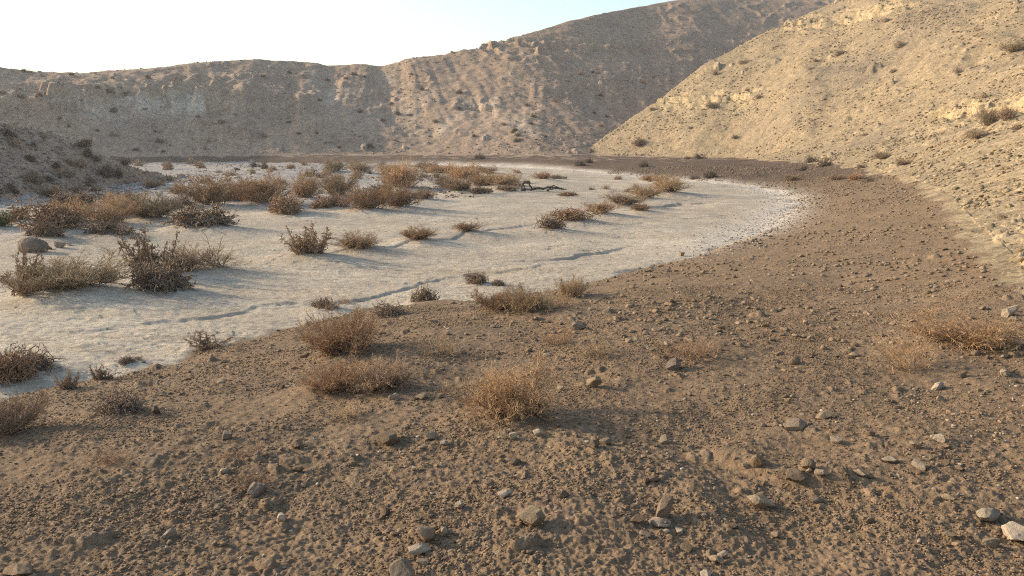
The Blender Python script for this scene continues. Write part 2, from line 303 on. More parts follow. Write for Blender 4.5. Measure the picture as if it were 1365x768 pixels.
# kinds: A fine dome, S sparse straw, B dead tangled clump, C upright bristly, W wispy
# colours: g golden, r rusty, d dark brown, o olive, t pale tan, v green
SHRUBS = [
 # u, v(base), width px, height px, kind, colour, label
 (36, 409, 54, 52, 'C', 'd', 'dark bristly shrub with stray upright twigs, at the left edge of the white crust'),
 (97, 411, 108, 44, 'A', 'o', 'wide olive brown dome shrub just right of the dark bristly one on white crust'),
 (142, 386, 34, 24, 'A', 't', 'small faded tuft behind the olive brown dome shrub'),
 (200, 376, 64, 58, 'C', 'd', 'tallest spiky shrub with clumpy upright stems on the open white crust'),
 (243, 372, 62, 34, 'A', 'd', 'low dark twiggy bush joining the tall spiky shrub and the pale wispy one'),
 (277, 368, 76, 42, 'W', 't', 'pale wispy straw shrub with open stems right of the tall spiky shrub'),
 (217, 399, 64, 34, 'B', 'd', 'dark matted mound shrub in front of the tall spiky shrub'),
 (412, 351, 72, 38, 'C', 'd', 'spreading spiky shrub alone in the middle of the white crust'),
 (476, 341, 62, 23, 'A', 'd', 'low rounded brown shrub touching the spreading spiky shrub'),
 (556, 328, 46, 18, 'A', 'r', 'small rounded brown shrub alone on a crust mound'),
 (623, 316, 36, 12, 'A', 'r', 'tiny flattened shrub at the end of a mound row on white crust'),
 (735, 310, 32, 17, 'B', 'd', 'small dark conical clump at the near end of the diagonal shrub row'),
 (764, 301, 54, 15, 'B', 'r', 'flat rust brown dead mat behind the dark conical clump'),
 (802, 289, 38, 16, 'A', 'r', 'rust brown bush third in the diagonal row on white crust'),
 (832, 278, 46, 17, 'A', 'd', 'brown bush in the middle of the diagonal row on white crust'),
 (860, 269, 40, 18, 'A', 't', 'tan bush fourth from the near end of the diagonal row'),
 (892, 264, 46, 23, 'A', 't', 'pale tan bush at the far end of the diagonal row'),
 (854, 283, 26, 10, 'A', 'r', 'little rusty tuft beside the diagonal row, on its near side'),
 (636, 381, 30, 15, 'B', 'd', 'dark crumbly dead clump on white crust near the dirt edge'),
 (664, 384, 22, 9, 'B', 'd', 'smaller dead clump right beside the dark crumbly one'),
 (434, 417, 42, 13, 'B', 'd', 'flat dead twig mat on crust at the dirt edge'),
 (460, 403, 24, 9, 'S', 't', 'faint straw tuft just above the flat dead twig mat'),
 (565, 407, 38, 22, 'B', 'd', 'dark tangled clump on the point where dirt meets white crust'),
 (516, 424, 44, 17, 'B', 'd', 'dark crusty low clump on the dirt edge left of the point'),
 (277, 475, 48, 20, 'C', 'd', 'small spiky dark shrub sitting on the line between dirt and crust'),
 (174, 491, 28, 8, 'B', 'd', 'tiny dead tuft on white crust near the dirt edge'),
 (92, 531, 30, 23, 'C', 'd', 'stubby dark shrublet on the lower left dirt edge'),
 (138, 517, 24, 19, 'C', 'd', 'stubby dark shrublet right of its twin on the dirt edge'),
 (6, 522, 50, 38, 'B', 'r', 'rusty tangled shrub cut by the left picture edge on white crust'),
 (40, 508, 52, 22, 'B', 'd', 'low spread of dead twigs beside the rusty shrub at the left edge'),
 (456, 487, 94, 64, 'A', 'r', 'feathery dark rust shrub, tallest of the three on the dirt left of centre'),
 (449, 532, 74, 48, 'A', 'r', 'bright rusty shrub below the tallest feathery one, left of its pair'),
 (511, 531, 74, 48, 'A', 'd', 'dusky brown shrub, right one of the pair on the dirt'),
 (586, 482, 66, 30, 'S', 't', 'thin pale straw tuft alone on rough dirt left of centre'),
 (666, 418, 60, 32, 'A', 'r', 'left bush of the clump at the crust edge above centre'),
 (706, 422, 66, 36, 'A', 't', 'tan bush in the middle of the clump at the crust edge'),
 (742, 412, 44, 26, 'S', 'r', 'sparse rusty bush on the right of the crust edge clump'),
 (763, 401, 42, 30, 'A', 't', 'separate rounded tan bush just right of the crust edge clump'),
 (745, 462, 50, 34, 'S', 'r', 'sparse reddish tuft beside a grey stone below the crust edge'),
 (795, 482, 56, 30, 'S', 't', 'sparse straw tuft right of and below the reddish one'),
 (686, 576, 122, 76, 'A', 'g', 'large golden rounded shrub in the centre of the foreground dirt'),
 (466, 563, 52, 28, 'S', 't', 'faded sparse tuft below the rusty pair of shrubs'),
 (925, 490, 96, 32, 'S', 'r', 'thin reddish grass patch beside a stone on the right dirt flat'),
 (1204, 498, 66, 50, 'S', 'g', 'sparse upright straw shrub, left one of the right side pair'),
 (1292, 476, 112, 44, 'A', 'g', 'wide fine straw shrub, right one of the right side pair'),
 (146, 636, 46, 22, 'S', 'r', 'small reddish tuft alone on the bare lower left dirt'),
 (160, 566, 56, 24, 'B', 'd', 'dark dead clump with lumps of soil on the left dirt'),
 (8, 602, 74, 52, 'A', 'd', 'dark round shrub cut by the left picture edge on foreground dirt'),
 (332, 660, 66, 18, 'S', 'r', 'flattened orange tuft beside a grey stone on lower left dirt'),
 (322, 626, 60, 14, 'S', 'r', 'very thin straw patch beside a pale stone on lower left dirt'),
 # the thicket of the middle distance
 (276, 281, 64, 37, 'A', 'g', 'orange brown dome, largest rounded bush in the left thicket'),
 (353, 278, 68, 38, 'A', 'r', 'broad brown dome bush right of the orange brown dome'),
 (408, 269, 38, 32, 'A', 'g', 'upright golden brown bush right of the broad brown dome'),
 (384, 291, 66, 24, 'B', 'r', 'low tangled mat in front of the broad brown dome bush'),
 (272, 310, 70, 25, 'B', 'd', 'low dark tangled mat in front of the orange brown dome'),
 (203, 302, 64, 32, 'A', 'o', 'olive brown open bush left of the orange brown dome'),
 (165, 297, 50, 26, 'A', 't', 'straw coloured bush left of the olive brown open bush'),
 (147, 308, 54, 24, 'A', 'r', 'rounded brown bush in the front of the leftmost thicket'),
 (100, 306, 50, 26, 'A', 'g', 'golden bush in the middle of the leftmost thicket'),
 (70, 318, 64, 34, 'B', 'r', 'rusty leafy mass at the left end of the leftmost thicket'),
 (60, 324, 44, 18, 'B', 'd', 'dark rubbly mat beside the round grey boulder'),
 (148, 322, 58, 16, 'B', 'd', 'thin dark mat below the leftmost thicket, on crust'),
 (106, 282, 60, 17, 'B', 'd', 'dark low bush at the back of the leftmost thicket'),
 (163, 281, 44, 18, 'A', 'd', 'dark rounded bush at the back right of the leftmost thicket'),
 (28, 298, 24, 15, 'A', 'd', 'small brown bush between the green shrub and the leftmost thicket'),
 (0, 308, 32, 22, 'A', 'v', 'green shrub cut by the left picture edge'),
 (238, 263, 26, 12, 'A', 'd', 'small dark bush just behind the orange brown dome'),
 (244, 282, 28, 14, 'B', 'd', 'dark mat between the olive open bush and the orange brown dome'),
 (312, 274, 40, 18, 'B', 'r', 'low rusty bush between the two largest domes'),
 (330, 262, 34, 16, 'A', 'o', 'small olive bush behind the gap between the two largest domes'),
 (68, 269, 32, 14, 'A', 'd', 'dark bush on grey gravel near the foot of the left hill'),
 (105, 261, 20, 9, 'A', 'd', 'small round bush on grey gravel, second from the hill foot'),
 (128, 259, 18, 7, 'A', 'd', 'smallest bush on grey gravel by the left hill'),
 (203, 254, 24, 11, 'A', 'd', 'brown bush on grey gravel right of the left hill foot'),
 (450, 266, 44, 32, 'A', 't', 'tall tan bush at the left of the central thicket'),
 (490, 288, 62, 32, 'A', 'r', 'broad dark rust bush in front of the central thicket'),
 (531, 283, 54, 32, 'A', 'r', 'rust brown bush right of the broad one in the central thicket'),
 (537, 256, 52, 36, 'A', 'g', 'tall golden bush behind the rust ones in the central thicket'),
 (450, 281, 36, 17, 'B', 'd', 'dark low bush at the left foot of the central thicket'),
 (505, 268, 34, 18, 'B', 'd', 'very dark bush in the heart of the central thicket'),
 (564, 270, 30, 14, 'A', 'd', 'small dark bush at the right end of the central thicket'),
 (430, 281, 28, 14, 'B', 'r', 'little rusty mat left of the central thicket'),
 (596, 256, 34, 16, 'A', 'r', 'left bush of the group right of the central thicket'),
 (612, 261, 42, 19, 'A', 'd', 'front bush of the group right of the central thicket'),
 (618, 243, 40, 22, 'A', 'g', 'golden bush standing at the back of the right group'),
 (644, 252, 38, 18, 'A', 'r', 'rounded brown bush in the middle of the right group'),
 (672, 253, 46, 19, 'A', 't', 'tan bush at the right end of the right group'),
 (642, 262, 26, 8, 'B', 'd', 'low dark mat in front of the right group'),
 (676, 259, 30, 7, 'B', 'd', 'thin dark mat below the tan bush of the right group'),
 (480, 233, 30, 15, 'A', 'o', 'small olive bush far out near the dark bank'),
 (446, 231, 30, 15, 'A', 'o', 'small olive bush far out, left neighbour of its like'),
 (520, 232, 30, 12, 'A', 't', 'small tan bush far out near the dark bank'),
 (590, 235, 42, 13, 'A', 'r', 'low rusty bush row far out near the dark bank'),
 (568, 228, 36, 10, 'A', 'd', 'low dark bush far out at the foot of the dark bank'),
 (650, 233, 26, 9, 'A', 'd', 'low dark bush right of the golden bush far out'),
 (724, 243, 26, 10, 'A', 'r', 'small rounded bush alone behind the driftwood'),
 (745, 240, 20, 5, 'B', 'd', 'flat debris clump beside the small bush behind the driftwood'),
 (757, 263, 24, 5, 'B', 'r', 'flat dead patch in front of the driftwood'),
 (863, 244, 20, 8, 'A', 'r', 'small bush on crust behind the diagonal row'),
 (880, 246, 22, 10, 'A', 't', 'small tan bush right behind the diagonal row'),
 # on the lit hill
 (1318, 170, 22, 22, 'A', 'o', 'tall fuzzy bush below the yellow rock ledge on the right hill'),
 (1341, 163, 18, 18, 'A', 'd', 'dark bush growing on the yellow rock ledge on the right hill'),
 (1302, 187, 22, 14, 'A', 'o', 'grey bush just below the fuzzy bush on the right hill'),
 (1177, 214, 20, 11, 'A', 'o', 'grey bush low on the right hill near the dirt line'),
 (1205, 222, 18, 9, 'A', 'd', 'dark bush at the bottom of the right hill slope'),
 (1352, 70, 30, 12, 'A', 'o', 'long grey bush high at the right edge of the hill'),
 (852, 194, 18, 11, 'A', 'd', 'dark bush on the toe of the lit spur'),
 (948, 144, 14, 9, 'A', 'o', 'grey bush under the crumbling ledge of the lit spur'),
 (1058, 243, 18, 8, 'A', 'd', 'dark tuft on the brown dirt band under the hill'),
 (1115, 240, 20, 8, 'A', 'd', 'dark tuft on the brown dirt band right of its neighbour'),
 (1140, 242, 22, 9, 'A', 'r', 'brown tuft on the dirt band near the hill foot'),
]

# mounds of sand under the bushes of the bed and the big shrub
placed = []
for (u, v, w, h, kd, c, lab) in SHRUBS:
    x, y, z, dd = pick(u, v, ZM); slant = math.hypot(dd, CAMZ - z)
    dep = (CAMZ - z) / slant; v = v - .42 * w * dep; h = max(.8 * h, h - .22 * w * dep)
    x, y, z, dd = pick(u, v, ZM); slant = math.hypot(dd, CAMZ - z)
    placed.append([x, y, dd, w * slant / F, h * slant / F, kd, c, lab])
MND = np.zeros_like(R)
for (x, y, dd, w, h, kd, c, lab) in placed:
    if dd > 75 or kd == 'S': continue
    on_w = signed(np.array([x]), np.array([y]))[0] < 0
    amp = (.16 if on_w else .10) * min(w, 1.2); 
    m = np.where((np.abs(X - x) < 4) & (np.abs(Y - y) < 4))
    ux, uy = .86, -.5
    dx, dy = X[m] - x, Y[m] - y
    al = dx * ux + dy * uy; ac = dx * uy - dy * ux
    al = np.where(al > 0, al / 1.7, al)
    MND[m] = np.maximum(MND[m], amp * np.exp(-(al ** 2 + ac ** 2) / (.62 * w + .08) ** 2))

for pts, amp, wd in (([(690, 590), (770, 594), (850, 618), (920, 650), (975, 690)], .075, .26), ([(990, 600), (1055, 628), (1110, 640)], .07, .16), ([(600, 700), (760, 668), (850, 690)], .03, .25),
                     ([(648, 425), (665, 465), (695, 515), (745, 545)], -.07, .22), ([(980, 640), (1040, 690), (1130, 690)], -.05, .35), ([(430, 520), (500, 512), (560, 500)], .06, .3)):
    P_ = [pick(u, v, ZM)[:2] for u, v in pts]; best = np.full(R.shape, 1e9); m = np.where((R < 14) & (np.abs(X) < 7) & (Y > 1))
    bx = np.full(m[0].shape, 1e9); xx = X[m] + .12 * pn(X[m] / .5, Y[m] / .5, 17); yy = Y[m] + .2 * pn(X[m] / .6, Y[m] / .6, 18)
    for (ax, ay), (cx_, cy_) in zip(P_, P_[1:]):
        ex, ey = cx_ - ax, cy_ - ay; t = np.clip(((xx - ax) * ex + (yy - ay) * ey) / (ex * ex + ey * ey), 0, 1)
        bx = np.minimum(bx, np.hypot(xx - ax - t * ex, yy - ay - t * ey))
    g_ = amp * np.exp(-(bx / wd) ** 2)
    MND[m] = np.where(amp > 0, np.maximum(MND[m], g_), MND[m] + g_)
# ------------------------------------------------------------------ small relief
DET = np.zeros_like(R); TINT = np.zeros_like(R)
mb = vis & isf & (SDW > -.3)
DET += noise_add(mb, [(2.4, .07, 101), (1.0, .03, 102), (.5, .018, 103), (.22, .009, 104), (.1, .007, 105), (.055, .007, 106), (.03, .008, 107), (.017, .006, 108)]) * sstep(-.1, .4, SDW)
idx = np.where(mb & (R < 46))
for cell, dens, sd in ((.19, .10, 112), (.09, .22, 113), (.05, .8, 114), (.03, .95, 115)):
    w = np.clip(cell * .3 / SPA[idx] - .5, 0, 1); m = w > 0
    if not m.any(): continue
    sub = (idx[0][m], idx[1][m])
    wx = .25 * cell * pn(X[sub] / cell * 2.2, Y[sub] / cell * 2.2, sd + 50); wy = .25 * cell * pn(X[sub] / cell * 2.2 + 9, Y[sub] / cell * 2.2, sd + 51)
    dn = np.clip(.55 + .9 * pn(X[sub] / 1.9, Y[sub] / 1.9, sd + 52), .1, 1)
    sh, tn = stones(X[sub] + wx, Y[sub] + wy, cell, dens, sd, .62)
    k = sstep(0, .3, SDW[sub])
    DET[sub] += sh * w[m] * dn * k; TINT[sub] = np.maximum(TINT[sub], np.where(sh > .1 * cell, tn, 0) * w[m] * k * (.5 if cell < .1 else .8))
mw = vis & isf & (SDW < .2)
kw = sstep(.15, -.15, SDW)
DET += noise_add(mw, [(5, .07, 121), (2, .045, 122), (.8, .018, 123), (.3, .008, 124), (.12, .009, 125), (.05, .008, 126), (.025, .005, 137)]) * kw
idx = np.where(mw & (R < 60))
for cell, dens, sd, dp in ((.24, .30, 128, .05), (.11, .6, 129, .10), (.055, .7, 130, .15), (.03, .7, 138, .2)):
    w = np.clip(cell * .45 / SPA[idx] - .4, 0, 1); m = w > 0
    sub = (idx[0][m], idx[1][m])
    wx = .3 * cell * pn(X[sub] / cell * 1.7, Y[sub] / cell * 1.7, sd + 50)
    dn = np.clip(.35 + 1.5 * pn(X[sub] / 3.1, Y[sub] / 2.0, sd + 52), 0, 1)
    sh, tn = stones((X[sub] + wx) * .7, Y[sub] - wx, cell, dens, sd, 1.)
    DET[sub] -= np.minimum(sh, cell * dp * 1.5) * w[m] * dn * kw[sub] * .8
# little cut banks of the old channels: a step with the low side toward the viewer
STEPS = [([(20, 452), (90, 446), (170, 436), (260, 424), (330, 413), (420, 402), (520, 388), (600, 368), (700, 358), (780, 344)], .035),
         ([(0, 500), (60, 480), (130, 470), (220, 458), (300, 446)], .04),
         ([(640, 352), (720, 346), (800, 334), (880, 322)], .05),
         ([(300, 362), (400, 345), (500, 334), (590, 322), (660, 306), (760, 296)], .035),
         ([(700, 300), (800, 297), (900, 296)], .05), ([(840, 276), (900, 272), (960, 270)], .08), ([(880, 292), (980, 286)], .05),
         ([(0, 336), (60, 326), (140, 320)], .04)]
for pts, hgt in STEPS:
    P = np.array([hit(u, v, ZW) for u, v in pts])
    m = np.where(mw & (X > P[:, 0].min() - 3) & (X < P[:, 0].max() + 3) & (Y > P[:, 1].min() - 4) & (Y < P[:, 1].max() + 4))
    x, y = X[m] + .25 * pn(X[m] / 1.1, Y[m] / 1.1, 7), Y[m] + .35 * pn(X[m] / 1.4, Y[m] / 1.4, 8) + .12 * pn(X[m] / .35, Y[m] / .35, 9)
    yy = np.interp(x, P[:, 0], P[:, 1]); s = y - yy
    fall = np.clip((x - P[0, 0]) / 1.5, 0, 1) * np.clip((P[-1, 0] - x) / 1.5, 0, 1)
    DET[m] += -hgt * fall * np.exp(-np.clip(-s, 0, 9) / 1.1) * sstep(.10, -.05, s)
# stony hills
for reg, cells, mx in (((3, 4), ((1.5, .04, 131), (.7, .20, 132), (.38, .65, 133), (.22, .8, 134), (.13, .8, 136), (.075, .8, 135)), 150), ((1,), ((.9, .3, 141), (.4, .5, 142), (.2, .5, 143)), 80), ((2,), ((1.1, .15, 152), (.6, .25, 153)), 170)):
    mh = vis & np.isin(REG, reg) & (R < mx)
    idx = np.where(mh)
    for cell, dens, sd in cells:
        w = np.clip(cell * .38 / SPA[idx] - .5, 0, 1); m = w > 0
        if not m.any(): continue
        sub = (idx[0][m], idx[1][m])
        wx = .22 * cell * pn(X[sub] / cell * 2, Y[sub] / cell * 2, sd + 50)
        dn = np.clip(.8 + 1.0 * pn(X[sub] / (cell * 9), Y[sub] / (cell * 9), sd + 52), .15, 1.2)
        sh, tn = stones(X[sub] + wx, Y[sub] - wx, cell, dens, sd, .75)
        k = np.clip(ZM[sub] * 4, .25, 1) * (np.clip((R[sub] - 22) / 35, .1 if cell > .3 else .8, 1) if cell > .15 else 1)
        DET[sub] += sh * w[m] * dn * k; TINT[sub] = np.maximum(TINT[sub], np.where(sh > .06 * cell, tn, 0) * dn * w[m])
Z = ZM + MND + DET
Z = np.where(R > 300, ZM, Z)

# talus and tone maps, laid on the hill itself (by bearing and height up the slope)
TONE = np.zeros_like(R)
TONE[vis] = fbm(X[vis] / 9, Y[vis] / 9, 161, 4)
PALE = np.zeros_like(R)                                   # bare pale rock and talus of the far hill
def blob(u0, v0, su, sv, amp, tilt=0):
    a0, e0 = azel(u0, v0); global PALE
    E = (Z - CAMZ) / R
    du = (A - a0) / (su / F); dv = (E - e0) / (sv / F)
    du = du + tilt * dv
    PALE = PALE + amp * np.exp(-(du ** 2 + dv ** 2)) * (REG == 2) * np.clip(.35 + sstep(-.25, .05, TONE + .5 * pn(X / 2.5, Y / 2.5, 162)), .0, 1.4)
for b in ((130, 150, 30, 12, .8), (195, 140, 60, 13, 1.0), (265, 138, 26, 13, 1.0), (350, 130, 60, 30, .3), (625, 140, 20, 9, .9), (600, 165, 22, 14, .45, -.8), (650, 175, 30, 22, .3),
          (515, 115, 14, 14, .5), (420, 110, 12, 14, .5), (445, 125, 12, 8, .5), (560, 150, 30, 25, .25), (480, 160, 40, 20, .2), (432, 137, 9, 3, .9), (447, 130, 9, 3, .9), (462, 124, 8, 3, .9), (478, 118, 8, 4, .6), (652, 138, 9, 8, .8), (640, 143, 12, 6, .7), (606, 158, 12, 8, .9, -.8), (590, 168, 10, 6, .7), (695, 165, 20, 12, .3), (705, 178, 16, 6, .3)):
    blob(*b)
REDR = np.zeros_like(R)
for b in ((95, 148, 34, 10, 1.0), (40, 150, 40, 10, .6), (150, 136, 14, 12, .9), (175, 142, 8, 12, .7), (222, 142, 6, 14, .8), (345, 120, 60, 25, .8), (390, 105, 30, 14, .6), (340, 165, 50, 12, .5), (560, 110, 30, 10, .5)):
    keep = PALE.copy(); blob(*b); REDR += PALE - keep; PALE = keep
FRINGE = np.exp(-((SD + .15) / .8) ** 2) * isf * sstep(5, 12, X + 0.25 * Y) * sstep(12, 20, R)
FRINGE = np.clip(FRINGE, 0, 1)

FAR_SILT = sstep(28, 50, R + 6 * pn(X / 6, Y / 6, 98)) * (brown > 0)  # brown silt turns darker with distance from the viewpoint
DRAB = np.exp(-((R - dc_s2 - 9) / 7) ** 2) * (REG == 3) * (A > azel(985, 200)[0]) * np.clip(.8 + .8 * TONE, 0, 1) + .55 * np.isin(REG, (3, 4)) * np.clip(TONE * 1.5 - .1, 0, 1)
FLOOD = (REG == 0) * sstep(24, 34, R + 14 * pn(X / 9, Y / 9, 95)) * sstep(-3, -9, A / D2R + 3 * pn(X / 7, Y / 7, 96)) * np.clip(.95 + .8 * pn(X / 4, Y / 4, 97), 0, 1)
# ------------------------------------------------------------------ node helpers
def new_mat(name):
    m = bpy.data.materials.new(name); m.use_nodes = True
    nt = m.node_tree; nt.nodes.clear()
    out = nt.nodes.new('ShaderNodeOutputMaterial'); p = nt.nodes.new('ShaderNodeBsdfPrincipled')
    p.inputs['Roughness'].default_value = .95; p.inputs['Specular IOR Level'].default_value = .12
    nt.links.new(p.outputs[0], out.inputs[0])
    return m, nt, p
class NB:
    def __init__(s, nt):
        s.nt = nt; tc = nt.nodes.new('ShaderNodeTexCoord'); s.co = tc.outputs['Object']
    def link(s, a, b): s.nt.links.new(a, b)
    def noise(s, scale, detail=4, rough=.6, vec=None, out='Fac', dist=0.):
        n = s.nt.nodes.new('ShaderNodeTexNoise'); n.inputs['Scale'].default_value = scale; n.inputs['Detail'].default_value = detail
        n.inputs['Roughness'].default_value = rough; n.inputs['Distortion'].default_value = dist
        s.link(vec or s.co, n.inputs['Vector']); return n.outputs[out]
    def voro(s, scale, feature='DISTANCE_TO_EDGE', vec=None, out='Distance'):
        n = s.nt.nodes.new('ShaderNodeTexVoronoi'); n.feature = feature; n.inputs['Scale'].default_value = scale
        s.link(vec or s.co, n.inputs['Vector']); return n.outputs[out]
    def attr(s, name):
        n = s.nt.nodes.new('ShaderNodeAttribute'); n.attribute_name = name; return n.outputs['Fac']
    def ramp(s, fac, stops):
        n = s.nt.nodes.new('ShaderNodeValToRGB'); e = n.color_ramp.elements
        while len(e) < len(stops): e.new(.5)
        for el, (p, c) in zip(e, stops):
            el.position = p; el.color = (*c, 1) if isinstance(c, tuple) else (c, c, c, 1)
        s.link(fac, n.inputs[0]); return n.outputs[0]
    def mix(s, f, a, b, mode='MIX'):
        n = s.nt.nodes.new('ShaderNodeMix'); n.data_type = 'RGBA'; n.blend_type = mode
        for sock, val in ((n.inputs[0], f), (n.inputs[6], a), (n.inputs[7], b)):
            if isinstance(val, (int, float)): sock.default_value = val
            elif isinstance(val, tuple): sock.default_value = (*val, 1)
            else: s.link(val, sock)
        return n.outputs[2]
    def math(s, op, a, b=0.):
        n = s.nt.nodes.new('ShaderNodeMath'); n.operation = op
        for sock, val in ((n.inputs[0], a), (n.inputs[1], b)):
            if isinstance(val, (int, float)): sock.default_value = val
            else: s.link(val, sock)
        return n.outputs[0]
    def bump(s, h, strength, dist, normal=None):
        n = s.nt.nodes.new('ShaderNodeBump'); n.inputs['Strength'].default_value = strength; n.inputs['Distance'].default_value = dist
        s.link(h, n.inputs['Height'])
        if normal is not None: s.link(normal, n.inputs['Normal'])
        return n.outputs[0]
    def stretch(s, sx, sy, sz, rot=0.):
        n = s.nt.nodes.new('ShaderNodeMapping'); n.inputs['Scale'].default_value = (sx, sy, sz); n.inputs['Rotation'].default_value = (0, 0, rot)
        s.link(s.co, n.inputs['Vector']); return n.outputs[0]

# ---- one ground material: colours chosen by what the surface is ---------------------------
gm, nt, P = new_mat('desert_ground'); b = NB(nt)
n_big = b.noise(.35, 5, .6); n_mid = b.noise(2.2, 6, .65); n_fine = b.noise(26, 5, .7); n_vfine = b.noise(110, 3, .7)
stone = b.attr('stone')
# brown flood silt
dirt = b.ramp(n_big, [(.3, (.196, .128, .072)), (.5, (.232, .150, .083)), (.7, (.262, .177, .102))])
dirt = b.mix(b.ramp(n_mid, [(.35, 0.), (.7, .75)]), dirt, (.24, .166, .10))
dirt = b.mix(b.ramp(n_fine, [(.4, 0.), (.65, .6)]), dirt, (.16, .106, .062))
dirt = b.mix(b.ramp(n_vfine, [(.5, 0.), (.72, .45)]), dirt, (.29, .215, .138))
dirt = b.mix(b.math('MULTIPLY', stone, .55), dirt, (.25, .185, .125))
# white salt and lime crust
flow = b.noise(1.0, 6, .65, vec=b.stretch(.35, 1.4, 1, .25), dist=.6)
crust = b.ramp(flow, [(.30, (.37, .28, .175)), (.44, (.48, .385, .255)), (.6, (.58, .49, .35)), (.75, (.44, .35, .225))])
crust = b.mix(b.ramp(b.noise(.5, 5, .65, vec=b.stretch(.5, 1.4, 1, .25)), [(.42, 0.), (.66, .8)]), crust, (.36, .285, .2))
crust = b.mix(b.ramp(n_fine, [(.42, 0.), (.7, .5)]), crust, (.31, .265, .215))
crust = b.mix(b.ramp(b.noise(7, 6, .7, vec=b.stretch(.45, 1.6, 1, .2)), [(.54, 0.), (.62, .8)]), crust, (.22, .175, .13))
crust = b.mix(b.ramp(b.noise(19, 5, .75, vec=b.stretch(.5, 1.5, 1, .2)), [(.53, 0.), (.63, .7)]), crust, (.25, .20, .15))
crust = b.mix(b.ramp(b.noise(2.6, 6, .75, vec=b.stretch(.4, 1.7, 1, .25)), [(.57, 0.), (.65, .75)]), crust, (.27, .21, .155))
crust = b.mix(b.ramp(b.noise(55, 4, .7), [(.5, 0.), (.7, .5)]), crust, (.66, .59, .48))
crk = b.voro(5.5, vec=b.nt.nodes.new('ShaderNodeVectorMath').outputs[0]) if False else b.voro(5.0, vec=b.stretch(.6, 1.3, 1, .2))
crust = b.mix(b.math('MULTIPLY', b.ramp(crk, [(.0, 1.), (.035, 0.)]), b.ramp(n_mid, [(.45, 0.), (.6, .6)])), crust, (.22, .18, .14))
# hillsides
pale = b.ramp(n_big, [(.3, (.300, .222, .132)), (.55, (.335, .245, .135)), (.75, (.315, .235, .142))])
pale = b.mix(b.ramp(n_mid, [(.4, 0.), (.7, .5)]), pale, (.255, .19, .118))
pale = b.mix(b.ramp(n_fine, [(.45, 0.), (.7, .45)]), pale, (.40, .305, .185))
pale = b.mix(b.math('MULTIPLY', stone, .6), pale, (.41, .315, .195))
grey = b.ramp(b.noise(.12, 6, .65), [(.3, (.315, .219, .146)), (.5, (.370, .257, .166)), (.7, (.405, .280, .176))])
grey = b.mix(b.ramp(b.noise(.9, 6, .7), [(.4, 0.), (.7, .7)]), grey, (.29, .20, .132))
grey = b.mix(b.math('MULTIPLY', stone, .5), grey, (.44, .36, .28))
grey = b.mix(b.attr('pale_rock'), grey, b.ramp(b.noise(.8, 5, .7), [(.35, (.52, .42, .30)), (.65, (.62, .53, .40))]))
grey = b.mix(b.attr('red_rock'), grey, (.235, .145, .095))
pale = b.mix(b.math('MULTIPLY', b.attr('drab'), .75), pale, (.235, .180, .118))
hillc = b.mix(b.attr('lit_side'), grey, pale)
hillc = b.mix(b.attr('outcrop'), hillc, b.ramp(b.noise(3, 5, .7), [(.35, (.35, .25, .13)), (.6, (.44, .335, .19))]))
gv = b.voro(9, 'F1', out='Color'); gv2 = b.voro(22, 'F1', out='Color'); gv3 = b.voro(2.2, 'F1', out='Color')
gr = b.ramp(gv, [(.1, .60), (.45, 1.), (.6, 1.), (.9, 1.35)]); gr2 = b.ramp(gv2, [(.1, .66), (.4, .98), (.65, 1.), (.9, 1.3)]); gr3 = b.ramp(gv3, [(.15, .70), (.4, 1.), (.7, 1.), (.9, 1.22)])
hillc = b.mix(.85, hillc, gr, 'MULTIPLY'); hillc = b.mix(.8, hillc, gr2, 'MULTIPLY'); hillc = b.mix(.75, hillc, gr3, 'MULTIPLY')
dirt = b.mix(.6, dirt, b.ramp(b.voro(45, 'F1', out='Color'), [(.1, .72), (.5, 1.), (.85, 1.32)]), 'MULTIPLY')
dirt = b.mix(.45, dirt, gr2, 'MULTIPLY')
dirt = b.mix(b.math('MULTIPLY', b.attr('far_silt'), .8), dirt, (.105, .070, .046))
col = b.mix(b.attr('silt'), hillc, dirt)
crust = b.mix(b.math('MULTIPLY', b.attr('flood'), .85), crust, b.mix(b.ramp(b.voro(6, 'F1', out='Color'), [(.2, 0.), (.8, 1.)]), (.19, .165, .14), (.42, .38, .335)))
col = b.mix(b.attr('wash'), col, crust)
col = b.mix(b.math('MULTIPLY', b.attr('fringe'), b.ramp(n_fine, [(.38, .2), (.55, 1.)])), col, (.58, .51, .42))
b.link(col, P.inputs['Base Color'])
h1 = b.math('ADD', b.math('MULTIPLY', b.noise(60, 6, .75), .5), b.math('MULTIPLY', b.noise(9, 6, .7), 1.))
nrm = b.bump(h1, .7, .03)
b.link(nrm, P.inputs['Normal'])

